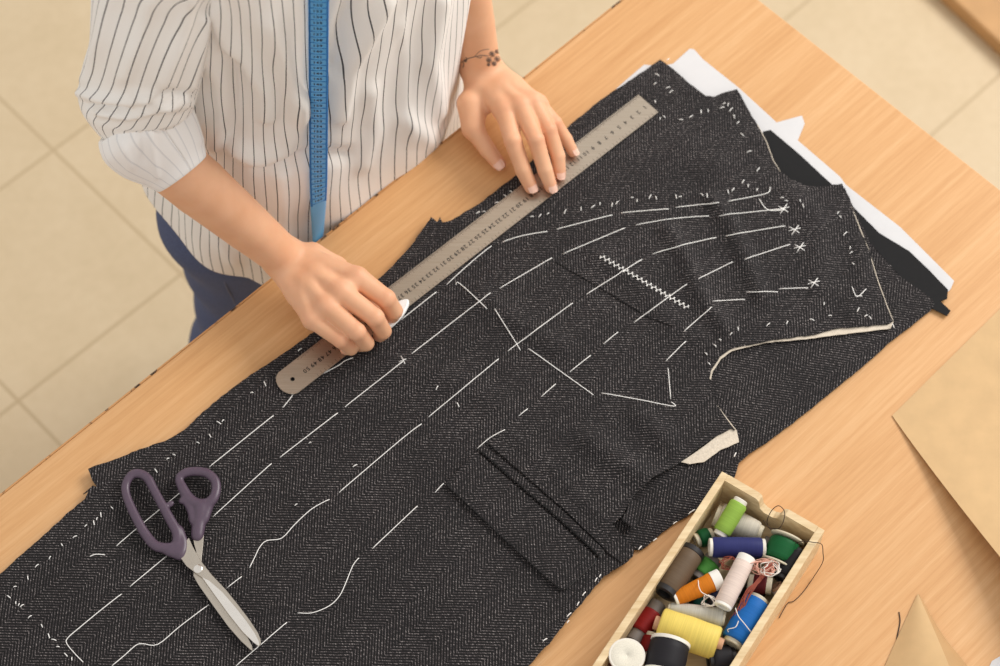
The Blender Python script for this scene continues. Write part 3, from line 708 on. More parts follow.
# ---- spools
def Q(cx,cy,z): return tp(590+.3094*cx,460+.3094*cy,TZ+z)
def winding(p0,ax,prof,mat,parent,name='thread_winding',n=36):
    m=MB(); m.lathe(p0,ax,prof,n); L=[d for d,r in prof]
    uv=[]
    for (d,r) in prof:
        for k in range(n): uv.append((k/n,d+ (.0 if r else 0)))
    o=mesh_obj(name,m.v,m.f,mat,parent,True,uv); return autosmooth(o,50)
def spool(p,q,r,tmat,label,core='plastic_white',r2=None,capl=.004,kind='tube',capmat=None,cap_r=.78,ends=(1,1),group=None):
    """a tube of wound thread from p to q: parts core (hollow tube) and thread_winding"""
    ax=(q-p); L=ax.length; ax=ax.normalized(); r2=r2 or r
    c=(p+q)/2; root=empty('thread_spool',tuple(c),label,'spool of thread',group)
    a0=-.0 ; cr=r*cap_r; cr2=r2*cap_r; e0,e1=ends
    x0=capl*e0; x1=L-capl*e1
    wprof=[(x0,cr*.6),(x0+.0003,r*.90),(x0+.0022,r),(L*.3,r*1.0+(r2-r)*.3),(L*.5,(r+r2)/2*1.03),(L*.7,r+(r2-r)*.7),(x1-.0022,r2),(x1-.0003,r2*.90),(x1,cr2*.6)]
    winding(p,ax,wprof,M['t_'+tmat],root)
    m=MB(); 
    if kind=='tube':
        m.lathe(p,ax,[(0.0008,cr*.55),(0,cr*.62),(0,cr*.92),(.0006,cr),(capl+.001,cr),(capl+.001,cr*.55),(L-capl-.001,cr2*.55),(L-capl-.001,cr2),(L-.0006,cr2),(L,cr2*.92),(L,cr2*.62),(L-.0008,cr2*.55),(.0008,cr*.55)],32)
    elif kind=='flange':
        m.lathe(p,ax,[(0.0006,r*.35),(0,r*.40),(0,r*1.08),(.0005,r*1.12),(.0016,r*1.12),(.0022,r*1.05),(.003,r*.5),(L-.003,r2*.5),(L-.0022,r2*1.05),(L-.0016,r2*1.12),(L-.0005,r2*1.12),(L,r2*1.08),(L,r2*.40),(L-.0006,r2*.35),(.0006,r*.35)],36)
    o=autosmooth(m.build('spool_core',M[core],root)); 
    return root
spool(Q(489,128,.046),Q(418,246,.034),.0092,'lime','lime green spool with a white cap leaning against the end of the thread box','plastic_white')
spool(Q(404,178,.022),Q(556,240,.020),.0150,'bone','thick off-white cone of thread lying under the lime green spool','plastic_cream',r2=.011)
spool(Q(340,262,.022),Q(398,240,.022),.0090,'dkgreen','small dark green spool half hidden left of the navy one','plastic_cream')
spool(Q(384,282,.038),Q(566,284,.036),.0102,'navy','navy blue spool with an open white end, lying across the box below the lime one','plastic_white',capl=.003,cap_r=.88)
spool(Q(640,248,.036),Q(602,338,.030),.0155,'green','thick deep green spool with cream flanges near the box notch','plastic_cream',kind='flange')
spool(Q(676,292,.034),Q(614,388,.032),.0112,'black','glossy black spool against the right wall of the thread box, beside the green one','plastic_black')
spool(Q(336,290,.034),Q(240,434,.034),.0125,'brown','brown thread spool with black ends leaning on the left wall of the box','plastic_black',kind='tube',cap_r=1.0,capl=.0045)
spool(Q(402,318,.020),Q(345,388,.018),.0120,'midgreen','leaf green spool with a grey end between the brown and orange spools','plastic_grey',capl=.006)
spool(Q(424,382,.040),Q(272,450,.034),.0100,'orange','orange spool with a square white paper end crossing the middle of the box','paper_cap',r2=.0074,capl=.0085,cap_r=1.0,ends=(1,.05))
spool(Q(508,312,.050),Q(427,476,.044),.0094,'blush','pale pink spool lying on top of the others in the middle','paper_cap',capl=.006,cap_r=.95,ends=(1,.3))
spool(Q(588,408,.030),Q(510,396,.028),.0095,'maroon','maroon spool with an open cream end under the tangle of loose threads','plastic_cream',capl=.005,cap_r=.9)
spool(Q(548,445,.036),Q(458,598,.032),.0135,'blue','bright blue spool with a cream end along the right wall of the box','plastic_cream',cap_r=.72)
spool(Q(252,478,.030),Q(436,514,.030),.0062,'silver','slim pale grey cone of thread above the yellow spool','plastic_cream',r2=.0105,capl=.002)
spool(Q(208,524,.034),Q(430,600,.034),.0165,'yellow','big pale yellow spool with pink cardboard ends lying across the box','cardboard',cap_r=.42,capl=.005)
spool(Q(262,583,.044),Q(232,700,.042),.0190,'charcoal','wide black spool with a white rim in front of the yellow one','plastic_white',cap_r=1.02,capl=.003)
spool(Q(222,462,.022),Q(140,588,.020),.0105,'red','dark red spool with grey ends low beside the left wall','plastic_grey',capl=.011)
spool(Q(205,560,.024),Q(182,640,.020),.0095,'red','red spool mostly hidden between the white-topped spool and the yellow one','plastic_cream')
spool(Q(424,392,.030),Q(398,470,.026),.0100,'ink','dark navy spool just left of the pale pink one','plastic_black')
spool(Q(330,440,.018),Q(392,470,.018),.0100,'teal','teal green spool glimpsed under the orange one','plastic_black')
spool(Q(382,650,.026),Q(470,640,.024),.0135,'charcoal','black spool in the shade below the yellow one','plastic_black')
spool(Q(600,405,.026),Q(622,430,.02),.0075,'blush','tiny pink-ended bobbin squeezed beside the maroon spool','cardboard',cap_r=.9,capl=.002)
spool(Q(470,330,.012),Q(540,300,.012),.0095,'grey','dull grey spool at the bottom of the box under the navy one','plastic_grey')
spool(Q(560,262,.016),Q(700,330,.012),.0080,'grey','greyish spool low beside the green one','plastic_grey')
spool(Q(560,380,.014),Q(500,470,.014),.011,'black','black spool at the bottom of the box under the loose threads','plastic_black')
spool(Q(640,300,.014),Q(690,250,.014),.009,'tan','tan spool at the bottom of the box beneath the deep green one','plastic_grey')
# upright spool with a round white top
p=Q(120,630,.003); ctr=tp(627,655,TZ+.053)
u0=empty('thread_spool',(ctr.x,ctr.y,TZ+.005),'upright spool with a round white top at the near left of the box','spool of thread')
b0=Vector((ctr.x,ctr.y,TZ+.0055)); winding(b0,Vector((0,0,1)),[(.002,.008),(.0022,.0145),(.004,.0155),(.022,.0158),(.041,.0155),(.044,.0150),(.0442,.008)],M['t_maroon'],u0)
m=MB(); m.lathe(b0,Vector((0,0,1)),[(0,.001),(0,.0165),(.0015,.0168),(.002,.016),(.002,.008),(.0442,.008),(.0442,.0165),(.0446,.0174),(.0466,.0174),(.0472,.0168),(.0472,.001)],44); autosmooth(m.build('spool_core',M['plastic_white'],u0))
m=MB(); m.lathe(b0,Vector((0,0,1)),[(.0472,.0001),(.0474,.0002),(.0474,.0150),(.0472,.0153)],40); m.build('round_label',M['label'],u0,True)

# ---- loose threads
def loose(name,pts,r,mat,label,parent=None,cat='thread',n=8,group=None):
    m=MB(); m.tube(catmull(pts,n),r,6); o=m.build(name,mat,parent,True)
    if parent is None: tag(o,label,cat,group)
    return o
loose('loose_thread',[Q(560,195,.036),Q(573,212,.040),Q(590,222,.052),Q(612,220,.060),Q(626,195,.066),Q(628,165,.066),Q(610,148,.062),Q(590,160,.058),Q(576,185,.050),Q(574,210,.040),Q(600,238,.036),Q(660,262,.048)],.00042,M['dkthread'],'dark thread curling in a loop above the notch of the thread box')
loose('loose_thread',[Q(662,270,.046),Q(690,262,.053),Q(720,266,.054),Q(748,272,.052),Q(753,300,.040),Q(752,330,.022),Q(725,375,.004),Q(690,425,.0012),Q(660,455,.0012),Q(640,462,.0012),Q(625,485,.0012),Q(612,510,.0012)],.00042,M['dkthread'],'dark thread trailing over the right wall of the box onto the table')
def tangle(name,cx,cy,rx,ry,z,nl,mat,label,r=.00045,seed=1,zr=.006):
    R=random.Random(seed); pts=[]
    for i in range(nl*7):
        a=i*2*math.pi/7+R.uniform(-.4,.4); k=R.uniform(.45,1.0); ph=(i//7)*.7
        pts.append(Q(cx+rx*k*math.cos(a+ph)+R.uniform(-4,4),cy+ry*k*math.sin(a+ph),z+R.uniform(-zr,zr)))
    loose(name,pts,r,mat,label,n=5)
tangle('thread_tangle',560,345,48,30,.050,8,M['pkthread'],'tangle of pink and cream thread on top of the green spool',seed=3)
tangle('thread_tangle',585,350,36,26,.052,4,M['whthread'],'loose white loops resting on the pink thread tangle',seed=5)
tangle('thread_tangle',455,335,38,26,.044,5,M['rdthread'],'rust thread bundle above the orange spool end',seed=8,r=.0004)
tangle('thread_tangle',385,455,26,22,.040,4,M['whthread'],'white thread knot left of the pale pink spool',seed=11,r=.0004)
fray=MB()
R=random.Random(4)
for i in range(14):
    a=R.uniform(0,1); o=[Q(585+R.uniform(-20,10),345+R.uniform(-15,15),.052),Q(545+R.uniform(-8,8),390,.052),Q(510+R.uniform(-10,10),430+R.uniform(-8,8),.050),Q(490+R.uniform(-14,10),480,.045),Q(470+R.uniform(-22,16),525+R.uniform(-20,35),.036)]
    fray.tube(catmull(o,6),.0004,5)
o=fray.build('thread_strands',M['rdthread'],None,True); tag(o,'rust brown strands running down between the pale pink and blue spools','threads',kind='stuff')
loose('loose_thread',[Q(350,388,.044),Q(352,410,.050),Q(362,428,.050),Q(385,440,.046),Q(410,455,.044)],.0005,M['whthread'],'single white thread looped around the orange spool')
loose('loose_thread',[Q(470,478,.048),Q(480,505,.049),Q(500,530,.049),Q(520,556,.046)],.0005,M['whthread'],'white thread end lying across the blue spool')
loose('loose_thread',[Q(455,565,.040),Q(445,548,.046),Q(470,540,.049),Q(480,520,.049)],.00045,M['whthread'],'short white thread end near the cream end of the blue spool')

# ---- kraft papers
def paper(px,zf,mat,label,th=.0004,step=.008,sp=None):
    o=cloth('kraft_paper_sheet',px,TZ+.0012,mat,zf,th=th,step=step,jit=0); tag(o,label,'paper'); return o
A1=tp(892,415,TZ+.001)
def zk(v,z):
    # the corner lies down, the lower-left edge lifts towards the right
    a=tp(892,415); b=tp(1000,563); e=(b-a).normalized(); n=Vector((-e.y,e.x,0))
    s=(v[:,0]-a.x)*e.x+(v[:,1]-a.y)*e.y; d=(v[:,0]-a.x)*n.x+(v[:,1]-a.y)*n.y
    return z+.020*np.clip(s/.16,0,1.6)**1.5*np.exp(-(np.abs(d)/.09)**2)
pa=tp(892,416); pb=tp(1000,563,TZ+.018); pc=tp(1000,309)
far=pb+(pb-pa).normalized()*.25; far2=pc+(pc-pa).normalized()*.22
o=cloth('kraft_paper_sheet',[tuple((p.x,p.y,TZ+.0012)) for p in (pa,pb,far,far+(far2-pa),far2,pc)],TZ+.0012,M['kraft'],zk,th=.0004,step=.008,jit=0,world=True); tag(o,'large sheet of brown kraft paper at the right of the table','paper')
# small standing fold of paper at the bottom
def zk2(v,z):
    L=[tp(917,595),tp(966,672)]; L=[(p.x,p.y) for p in L]; d=poly_dist(v,L); L2=tp(917,595)
    s=np.clip(-(v[:,1]-L2.y)/.08,0,1.2)
    return z+.030*s*np.exp(-(d/.018)**2)
P2=[tp(917,595),tp(899,632),tp(882,668),tp(868,705),tp(985,705),tp(963,668),tp(941,633)]
P2=[tp(918,594,TZ+.001),tp(900,632),tp(884,668),tp(868,705),tp(966,718,TZ+.035),tp(950,668,TZ+.025),tp(935,632,TZ+.012)]
V=[];F=[]
ridge_top=[tp(918,594,TZ+.0015),tp(935,632,TZ+.012),tp(950,668,TZ+.024),tp(966,712,TZ+.036)]
leftb=[tp(917,595,TZ+.0012),tp(900,632,TZ+.0012),tp(884,668,TZ+.0012),tp(866,712,TZ+.0012)]
rightb=[tp(919,594,TZ+.0012),tp(942,634,TZ+.0012),tp(969,668,TZ+.0012),tp(1000,712,TZ+.0012)]
def strip(A,B,nm,mat,parent,th=.0004,k=6):
    A=catmull(A,5);B=catmull(B,5);vs=[];fs=[];n=len(A)
    for a,b in zip(A,B):
        for j in range(k+1):
            t=j/k; q=a.lerp(b,t); q.z+=.004*math.sin(math.pi*t)*min(1,(a-b).length/.04); vs.append(q)
    for i in range(n-1):
        for j in range(k): fs.append((i*(k+1)+j,(i+1)*(k+1)+j,(i+1)*(k+1)+j+1,i*(k+1)+j+1))
    N=len(vs); vs+= [v-Vector((0,0,th)) for v in vs]; fs+=[tuple(x+N for x in reversed(f)) for f in fs]
    return mesh_obj(nm,vs,fs,mat,parent,True)
q=leftb[0]; f0=empty('folded_paper',(q.x,q.y,TZ),'creased brown paper corner standing up at the bottom edge beside a dark thread','paper')
strip(leftb,ridge_top,'upper_face',M['kraft'],f0); strip(ridge_top,rightb,'lower_face',M['kraft_dark'],f0)
o=cloth('paper_scrap',[(1002,655),(992,661),(978,690),(1010,720),(1060,700),(1040,650)],TZ+.0012,M['white'],None,th=.0004,step=.01,jit=0); tag(o,'scrap of pale paper at the bottom right corner','paper')
m=MB(); m.tube(catmull([tp(a,b,TZ+.0006) for a,b in [(899,612),(900,622),(897,638),(896,652),(891,661),(885,668)]],6),.0006,6); o=m.build('loose_thread',M['dkthread'],None,True); tag(o,'short dark thread on the bare table left of the creased brown paper','thread')

# ================================================================== PERSON
def joints_hand(w, mcps, pips, dips, tips, th, rad, wr, palm_r=.0118, side=None):
    """w: wrist centre; returns sdf groups for one hand (palm + five separate fingers)"""
    G=[]; palm=[]
    W0=np.array(w)
    a=np.array(mcps[0]); d=np.array(mcps[3]); across=(d-a)/np.linalg.norm(d-a)
    wa=[W0-across*.010, W0-across*.004, W0+across*.004, W0+across*.010]
    for i,mc in enumerate(mcps):
        mcv=np.array(mc); r=palm_r*(1-.06*i)
        palm.append(('c',tuple(wa[i]-np.array([0,0,.001])),tuple(mcv-np.array([0,0,.0035])),.0128,r))
        if i<3:
            nx=np.array(mcps[i+1]); palm.append(('c',tuple(mcv-np.array([0,0,.004])),tuple(nx-np.array([0,0,.004])),r*.95,r*.92))
            m1=W0*.45+mcv*.55; m2=W0*.45+nx*.55; palm.append(('c',tuple(m1-np.array([0,0,.004])),tuple(m2-np.array([0,0,.004])),.0135,.0135))
        # knuckle and tendon
        palm.append(('e',tuple(mcv+np.array([0,0,.0030])),(.0080,.0080,.0050),np.eye(3).tolist()))
        palm.append(('c',tuple(W0*.35+mcv*.65+np.array([0,0,.0062])),tuple(mcv+np.array([0,0,.0036])),.0030,.0036))
    t0,t1,t2,t3=[np.array(q) for q in th]
    palm.append(('c',tuple(W0*.7+t0*.3),tuple(t1),.0150,.0118)); palm.append(('c',tuple(t0),tuple(t1),.0150,.0112)); 
    palm.append(('c',tuple(t0*.4+np.array(mcps[0])*.2+W0*.4),tuple((t1*.5+np.array(mcps[0])*.5)*.72+W0*.28-np.array([0,0,.006])),.0125,.0068))
    G.append((palm,.010,.006))
    for i in range(4):
        m,p,dd,t=[np.array(q[i]) for q in (mcps,pips,dips,tips)]; k=rad[i]
        fp=[('c',tuple(m-np.array([0,0,.002])),tuple(p),.0094*k,.0080*k),('c',tuple(p),tuple(dd),.0080*k,.0073*k),('c',tuple(dd),tuple(t),.0073*k,.0062*k),
            ('e',tuple(p+np.array([0,0,.0006])),(.0082*k,.0082*k,.0082*k),np.eye(3).tolist())]
        G.append((fp,.0012,.0016))
    G.append(([('c',tuple(t1),tuple(t2),.0108,.0094),('c',tuple(t2),tuple(t3),.0094,.0078)],.001,.004))
    return G
class V3(tuple): pass
def t3(px,py,dz): return np.array(tp(px,py,TZ+dz))
fz=.0165     # finger-pad centre height over the table when resting on the ruler
# left hand (spread on the ruler's zero end)
LW=t3(481,68,.046)
Lm=[t3(505,110,.054),t3(521,105,.058),t3(533,101,.056),t3(539,104,.050)]
Lp=[t3(513,141,.050),t3(536,140,.054),t3(549,130,.050),t3(555,123,.042)]
Ld=[t3(523,170,.032),t3(545,170,.033),t3(558,156,.032),t3(566,139,.028)]
Lt=[t3(531,187,.0185),t3(551,187,.0185),t3(560,174,.0185),t3(573,152,.0178)]
Lth=[t3(470,104,.040),t3(473,128,.030),t3(487,149,.020),t3(499,164,.0115)]
# right hand (fingers curled round the chalk)
RWp=t3(285,258,.056)
Rm=[t3(357,277,.066),t3(341,291,.069),t3(326,305,.065),t3(312,318,.056)]
Rp=[t3(386,299,.056),t3(375,318,.058),t3(357,332,.055),t3(341,340,.047)]
Rd=[t3(394,311,.036),t3(383,331,.036),t3(366,343,.034),t3(351,348,.030)]
Rt=[t3(392,316,.022),t3(380,335,.020),t3(361,345,.019),t3(346,349,.018)]
Rth=[t3(312,256,.048),t3(336,268,.040),t3(360,292,.030),t3(381,312,.023)]
RE=np.array(tp(141,138,1.02)); LE=np.array(tp(443,-105,1.03))
def arm_groups(E,Wr,hand):
    E=np.array(E); m=E*.62+Wr*.38; q=E*.28+Wr*.72
    up=np.array([0,0,.004])
    ax=(Wr-E)/np.linalg.norm(Wr-E)
    g=[('c',tuple(E),tuple(m),.031,.0300),('c',tuple(m),tuple(q),.0300,.0256),('c',tuple(q),tuple(Wr-ax*.012),.0256,.0222),('c',tuple(Wr-ax*.012),tuple(Wr+ax*.012),.0222,.0180)]
    hand[0]=(hand[0][0],.006,.010)
    return [(g,.0008,.004)]+hand
def flat_wrist(v,Wr,E,s=.84): return v
KN=[]
Vs=[];Fs=[];FL=[];base=0
for E,Wr,h,kn in ((RE,RWp,joints_hand(RWp,Rm,Rp,Rd,Rt,Rth,[1.27,1.22,1.18,1.07],None),Rm+Rp+Rt),(LE,LW,joints_hand(LW,Lm,Lp,Ld,Lt,Lth,[1.22,1.15,1.09,.98],None),Lm+Lp+Lt+[Lth[3]])):
    v,F=sdf_surface(arm_groups(E,Wr,h),.0014); v=smooth_np(v,F,3,.5)
    fl_=np.zeros(len(v))
    for k in kn: fl_=np.maximum(fl_,.55*np.exp(-((v-np.array(k))**2).sum(1)/.0085**2))
    Vs.append(v);Fs.append(F+base);FL.append(fl_);base+=len(v)
# the rest of the body, coarser; clothed and mostly out of view
def Wn(a,n,z): return tuple(W(a,n,z))
I3=np.eye(3); Rf=np.array([list(EX),list(EN),[0,0,1]]).tolist()
RS=Wn(.385,.05,1.235); LS=Wn(.705,.035,1.255)
body=[('e',Wn(.53,.135,.88),(.135,.080,.11),Rf),('e',Wn(.53,.110,1.03),(.112,.072,.16),Rf),('e',Wn(.53,.07,1.15),(.122,.074,.13),Rf),
 ('c',Wn(.43,.055,1.260),Wn(.64,.055,1.265),.034,.038),('c',Wn(.53,.06,1.28),Wn(.53,.02,1.40),.055,.050),
 ('c',RS,tuple(RE),.030,.028),('c',LS,tuple(LE),.040,.032)]
for a in (.445,.615):
    body+=[('c',Wn(a,.145,.86),Wn(a+(.52-a)*.0,.155,.66),.060,.068),('c',Wn(a,.155,.66),Wn(a,.17,.47),.068,.050),('c',Wn(a,.17,.47),Wn(a,.185,.28),.050,.048),('c',Wn(a,.185,.28),Wn(a,.19,.08),.045,.034)]
# head tipped forward over the work
fwd=(-EN*math.cos(math.radians(38))-Vector((0,0,1))*math.sin(math.radians(38))).normalized(); side=EX; upv=fwd.cross(side)*-1
if upv.z<0: upv=-upv
Rh=[list(side),list(fwd),list(upv)]
HC=W(.53,-.015,1.475)
def hd(x,y,z): q=HC+side*x+fwd*y+upv*z; return (q.x,q.y,q.z)
head=[('e',hd(0,-.012,.025),(.074,.092,.088),Rh),('e',hd(0,.028,-.035),(.056,.060,.068),Rh),('c',hd(0,.062,-.078),hd(0,.068,-.080),.020,.018),
 ('c',hd(0,-.02,-.06),hd(0,-.03,-.12),.050,.052)]
face=[('c',hd(0,.088,.012),hd(0,.106,-.020),.0065,.0105),('c',hd(-.008,.100,-.022),hd(.008,.100,-.022),.0075,.0075),('c',hd(-.035,.074,.024),hd(.035,.074,.024),.016,.016),
 ('c',hd(-.016,.088,-.047),hd(.016,.088,-.047),.0075,.0075),('c',hd(-.014,.086,-.056),hd(.014,.086,-.056),.008,.008),('c',hd(-.045,.055,-.02),hd(-.03,.07,-.03),.018,.015),('c',hd(.045,.055,-.02),hd(.03,.07,-.03),.018,.015),
 ('e',hd(-.076,-.002,-.008),(.007,.016,.028),Rh),('e',hd(.076,-.002,-.008),(.007,.016,.028),Rh)]
v,F=sdf_surface([(body,.04,.03),(head,.02,.02),(face,.006,.008)],.0055); v=smooth_np(v,F,2,.5)
Vs.append(v);Fs.append(F+base);FL.append(np.zeros(len(v)))
PV=np.concatenate(Vs);PF=np.concatenate(Fs)
person=mesh_obj('person',PV,PF,M['skin'],None,True)
at=person.data.attributes.new('flush','FLOAT','POINT'); at.data.foreach_set('value',np.concatenate(FL).astype(np.float32))
tag(person,'person in a pinstriped white shirt at the table edge, both hands on the steel ruler','person')
ATREE=BVHTree.FromPolygons([tuple(x) for x in np.concatenate(Vs[:2])],[tuple(x) for x in np.concatenate(Fs[:2])])
def cam_ray(px,py):
    a=(px-500)/FPX; b=-(py-333)/FPX; return Vector((a,_s+b*_c,-_c+b*_s)).normalized()

# fingernails lying on the last joint of the visible fingers
def nail(dip,tip,r,upx=None,ln=.0098,wdeg=44,back=.001):
    d=Vector(tip)-Vector(dip); ax=d.normalized(); u=Vector(upx) if upx is not None else Vector((0,0,1)); u=(u-ax*u.dot(ax)).normalized(); w=ax.cross(u)
    vs=[];fs=[]; nu,nv=8,8; end=Vector(tip)+ax*(r*.80)
    for i in range(nu+1):
        s=i/nu; half=math.radians(wdeg)*(1-max(0,(abs(s-.5)*2))**4*.45)
        for j in range(nv+1):
            t=(j/nv*2-1)*half; c=end-ax*(ln*(1-s)+back*0); rr=(r+.0002)*(1.0 if s<.6 else 1.0-.10*(s-.6))
            vs.append(c+(u*math.cos(t)+w*math.sin(t))*rr-u*.0002)
    for i in range(nu):
        for j in range(nv): k=i*(nv+1)+j; fs.append((k,k+1,k+nv+2,k+nv+1))
    N=len(vs); vs+=[v-u*.0009 for v in vs]; fs+=[tuple(x+N for x in reversed(f)) for f in fs]
    ring=[j for j in range(nv+1)]+[i*(nv+1)+nv for i in range(1,nu+1)]+[nu*(nv+1)+j for j in range(nv-1,-1,-1)]+[i*(nv+1) for i in range(nu-1,0,-1)]
    for a,b in zip(ring,ring[1:]+ring[:1]): fs.append((a,b,b+N,a+N))
    return mesh_obj('fingernail',vs,fs,M['nail'],person,True)
for dp,tpp,k,u in zip(Ld,Lt,[1.22,1.15,1.09,.98],[(-.1,.1,1),(0,.1,1),(.1,.1,1),(.3,.2,1)]): nail(dp,tpp,.0062*k,u)
nail(Lth[2],Lth[3],.0079,(-.35,-.25,1),.011)

# tattoo: a sprig across the back of the left wrist, lying on the skin
def skin_pt(px,py,lift=.0003):
    d=cam_ray(px,py); h=ATREE.ray_cast(Vector((0,0,CH)),d)
    return (h[0]+h[1]*lift) if h[0] is not None else None
tm=MB()
def ink(pts,r):
    q=[p for p in (skin_pt(a,b) for a,b in pts) if p is not None]
    if len(q)>1: tm.tube(q,r,5)
ink([(459,63),(463,61.5),(467,59),(471,57.5),(475,56.5),(478,56),(481,55),(485,55.5),(488,56)],.0005)
ink([(463,61),(464,64),(463.5,67)],.0005); ink([(467,59),(466,57)],.0005); ink([(475,56),(479,51.5),(484,49.5),(489,49)],.0003)
ink([(477,57),(480,58),(482,56.5)],.0004)
R=random.Random(2)
for (cx,cy,rx) in [(492,54,3.2),(489,60,3.0),(497,59,3.2),(494,63.5,2.6),(497,51.5,2.2),(488.5,64.5,1.6),(465.5,60.5,1.6)]:
    for k in range(5):
        a=k*math.pi/5+.2; ink([(cx+rx*math.cos(a),cy+rx*math.sin(a)),(cx,cy),(cx-rx*math.cos(a),cy-rx*math.sin(a))],.00042)
tm.build('tattoo',M['tattoo'],person,True,label='dark ink flower sprig on the wrist')

# chalk held in the right hand
cz=.0215
cp=[tp(a,b,TZ+cz) for a,b in [(407,297.5),(409,300),(408,304.5),(404,312),(399,318),(392,324.5),(388,326),(385,322),(386,314),(392,305),(399,299.5)]]
m=MB(); m.prism([(p.x,p.y) for p in catmull(cp,3,True)],TZ+.0135,TZ+.0135+.0065); o=m.build('tailor_chalk',M['chalk']); 
bm=bmesh.new(); bm.from_mesh(o.data); bmesh.ops.bevel(bm,geom=[e for e in bm.edges if abs(e.verts[0].co.z-e.verts[1].co.z)<1e-6],offset=.0018,segments=3,affect='EDGES'); bm.to_mesh(o.data); bm.free(); autosmooth(o,60)
tag(o,'white tailor\'s chalk gripped between thumb and forefinger on the ruler','chalk')

# ---------------- clothes
def loft(rings,nseg,circ,disp=None,exp=2.0,sub=6,v0=0.0):
    """rings: (centre, vector a, vector b); returns verts, faces, uvs (open tube with a doubled seam column)"""
    C=catmull([r[0] for r in rings],sub); A=catmull([r[1] for r in rings],sub); B=catmull([r[2] for r in rings],sub)
    n=len(C); V=np.zeros((n,nseg+1,3)); U=np.zeros((n,nseg+1,2)); vv=v0
    for i in range(n):
        if i: vv+=(C[i]-C[i-1]).length
        for k in range(nseg+1):
            t=2*math.pi*(k%nseg)/nseg; c,s=math.cos(t),math.sin(t)
            p=C[i]+A[i]*(abs(c)**(2/exp)*(1 if c>=0 else -1))+B[i]*(abs(s)**(2/exp)*(1 if s>=0 else -1))
            V[i,k]=p; U[i,k]=(k/nseg*circ,vv)
    def normals(V):
        dk=np.roll(V[:,:-1],-1,1)-np.roll(V[:,:-1],1,1); dk=np.concatenate([dk,dk[:,:1]],1)
        di=np.gradient(V,axis=0); N=np.cross(dk,di); N/=np.linalg.norm(N,axis=2,keepdims=True)+1e-12
        cen=V[:,:-1].mean(1,keepdims=True); sgn=np.sign(((V-cen)*N).sum(2,keepdims=True)); return N*np.where(sgn==0,1,sgn)
    if disp is not None:
        N=normals(V); d=disp(V,N,U); d[:,-1]=d[:,0]; V=V+N*d[...,None]
    fs=[]
    W_=nseg+1
    for i in range(n-1):
        for k in range(nseg): fs.append((i*W_+k,i*W_+k+1,(i+1)*W_+k+1,(i+1)*W_+k))
    return V.reshape(-1,3),fs,U.reshape(-1,2),V
def px_ridges(V,N,lines):
    sh=V.shape[:2]; P=proj_np(V.reshape(-1,3)); tocam=np.array([0,0,CH])-V.reshape(-1,3); facing=((tocam*N.reshape(-1,3)).sum(1)/np.linalg.norm(tocam,axis=1))
    h=np.zeros(len(P)); w=np.clip(facing*4,0,1)
    for pts,amp,wd in lines:
        d=poly_dist(P,pts); h+=amp*np.exp(-(d/wd)**2)
    return (h*w).reshape(sh)
def solid(o,t):
    md=o.modifiers.new('thickness','SOLIDIFY'); md.thickness=t; md.offset=-1; return o
# torso
T_=[(.600,.532,.150,.192,.150),(.70,.532,.142,.190,.142),(.80,.533,.128,.188,.130),(.90,.535,.118,.188,.127),(1.0,.535,.104,.187,.124),(1.1,.534,.087,.187,.120),(1.2,.532,.068,.183,.112),(1.265,.531,.060,.176,.096),(1.31,.530,.052,.130,.078),(1.355,.530,.044,.072,.062)]
rings=[(Vector(Wn(ca,cn,z)),EX*wa,-EN*wn) for z,ca,cn,wa,wn in T_]
TR=[([(214,8),(226,36),(248,62),(262,84),(266,110)],.010,9),([(205,45),(222,75),(226,110),(215,150)],.007,9),([(236,150),(262,160),(284,148),(297,122),(300,95)],.010,9),([(268,20),(286,70),(302,108)],.006,10),
    ([(262,170),(290,165),(318,150),(345,155)],-.007,7),([(385,-5),(366,28),(347,62),(336,110)],.008,8),([(352,-5),(343,30),(335,70)],-.006,6),([(440,0),(428,60),(440,110)],.006,10),([(400,20),(407,60),(404,100),(408,140)],.0022,3),
    ([(404,120),(430,140),(455,120)],.004,9),([(235,60),(238,100),(232,140)],-.006,8),([(370,90),(375,130),(365,165)],.005,9),([(280,180),(284,220),(280,260)],.004,8),([(215,235),(225,260),(240,285)],.004,7)]
def tdisp(V,N,U):
    z=V[...,2]; fade=np.clip((1.33-z)/.1,0,1)
    ph=U[...,0]; w=.0030*np.sin(ph*62+np.sin(z*13)*1.6)+.0022*np.sin(ph*31+z*17)
    return w*fade+1.25*px_ridges(V,N,TR)
Vt,Ft,Ut,Vg=loft(rings,220,1.13,tdisp,2.25,sub=14)
# hem: shirt tail curve, lower at the front and back, higher at the sides
Vt2=Vt.copy()
def hemz(V):
    out=V.copy(); 
    for i,(x,y,z) in enumerate(V):
        a,n=fr((x,y)); s=abs(a-.532)/.186; target=.60+max(0,min(1,(s-.5)/.35))*(.040+.52*(n-.02))
        k=max(0,(1.0-z)/.40); out[i,2]=z+(target-.60)*k
    return out
Vt2=hemz(Vt)
shirt=solid(mesh_obj('shirt',Vt2,Ft,M['shirt'],person,True,Ut),.0008); shirt['label']='white shirt with thin dark pinstripes'
STREE=BVHTree.FromPolygons([tuple(x) for x in Vt2],Ft)
def frames(P,R,first=None,squash=1.0,twist=0):
    out=[];u=Vector(first) if first is not None else None
    for i,p in enumerate(P):
        t=(P[min(i+1,len(P)-1)]-P[max(i-1,0)]).normalized()
        if u is None: u=t.orthogonal()
        u=(u-t*u.dot(t)).normalized(); u=Matrix.Rotation(twist,3,t)@u; w=t.cross(u); out.append((p,u*R[i],w*R[i]*squash))
    return out
def PT(a,b,z): return tp(a,b,z)
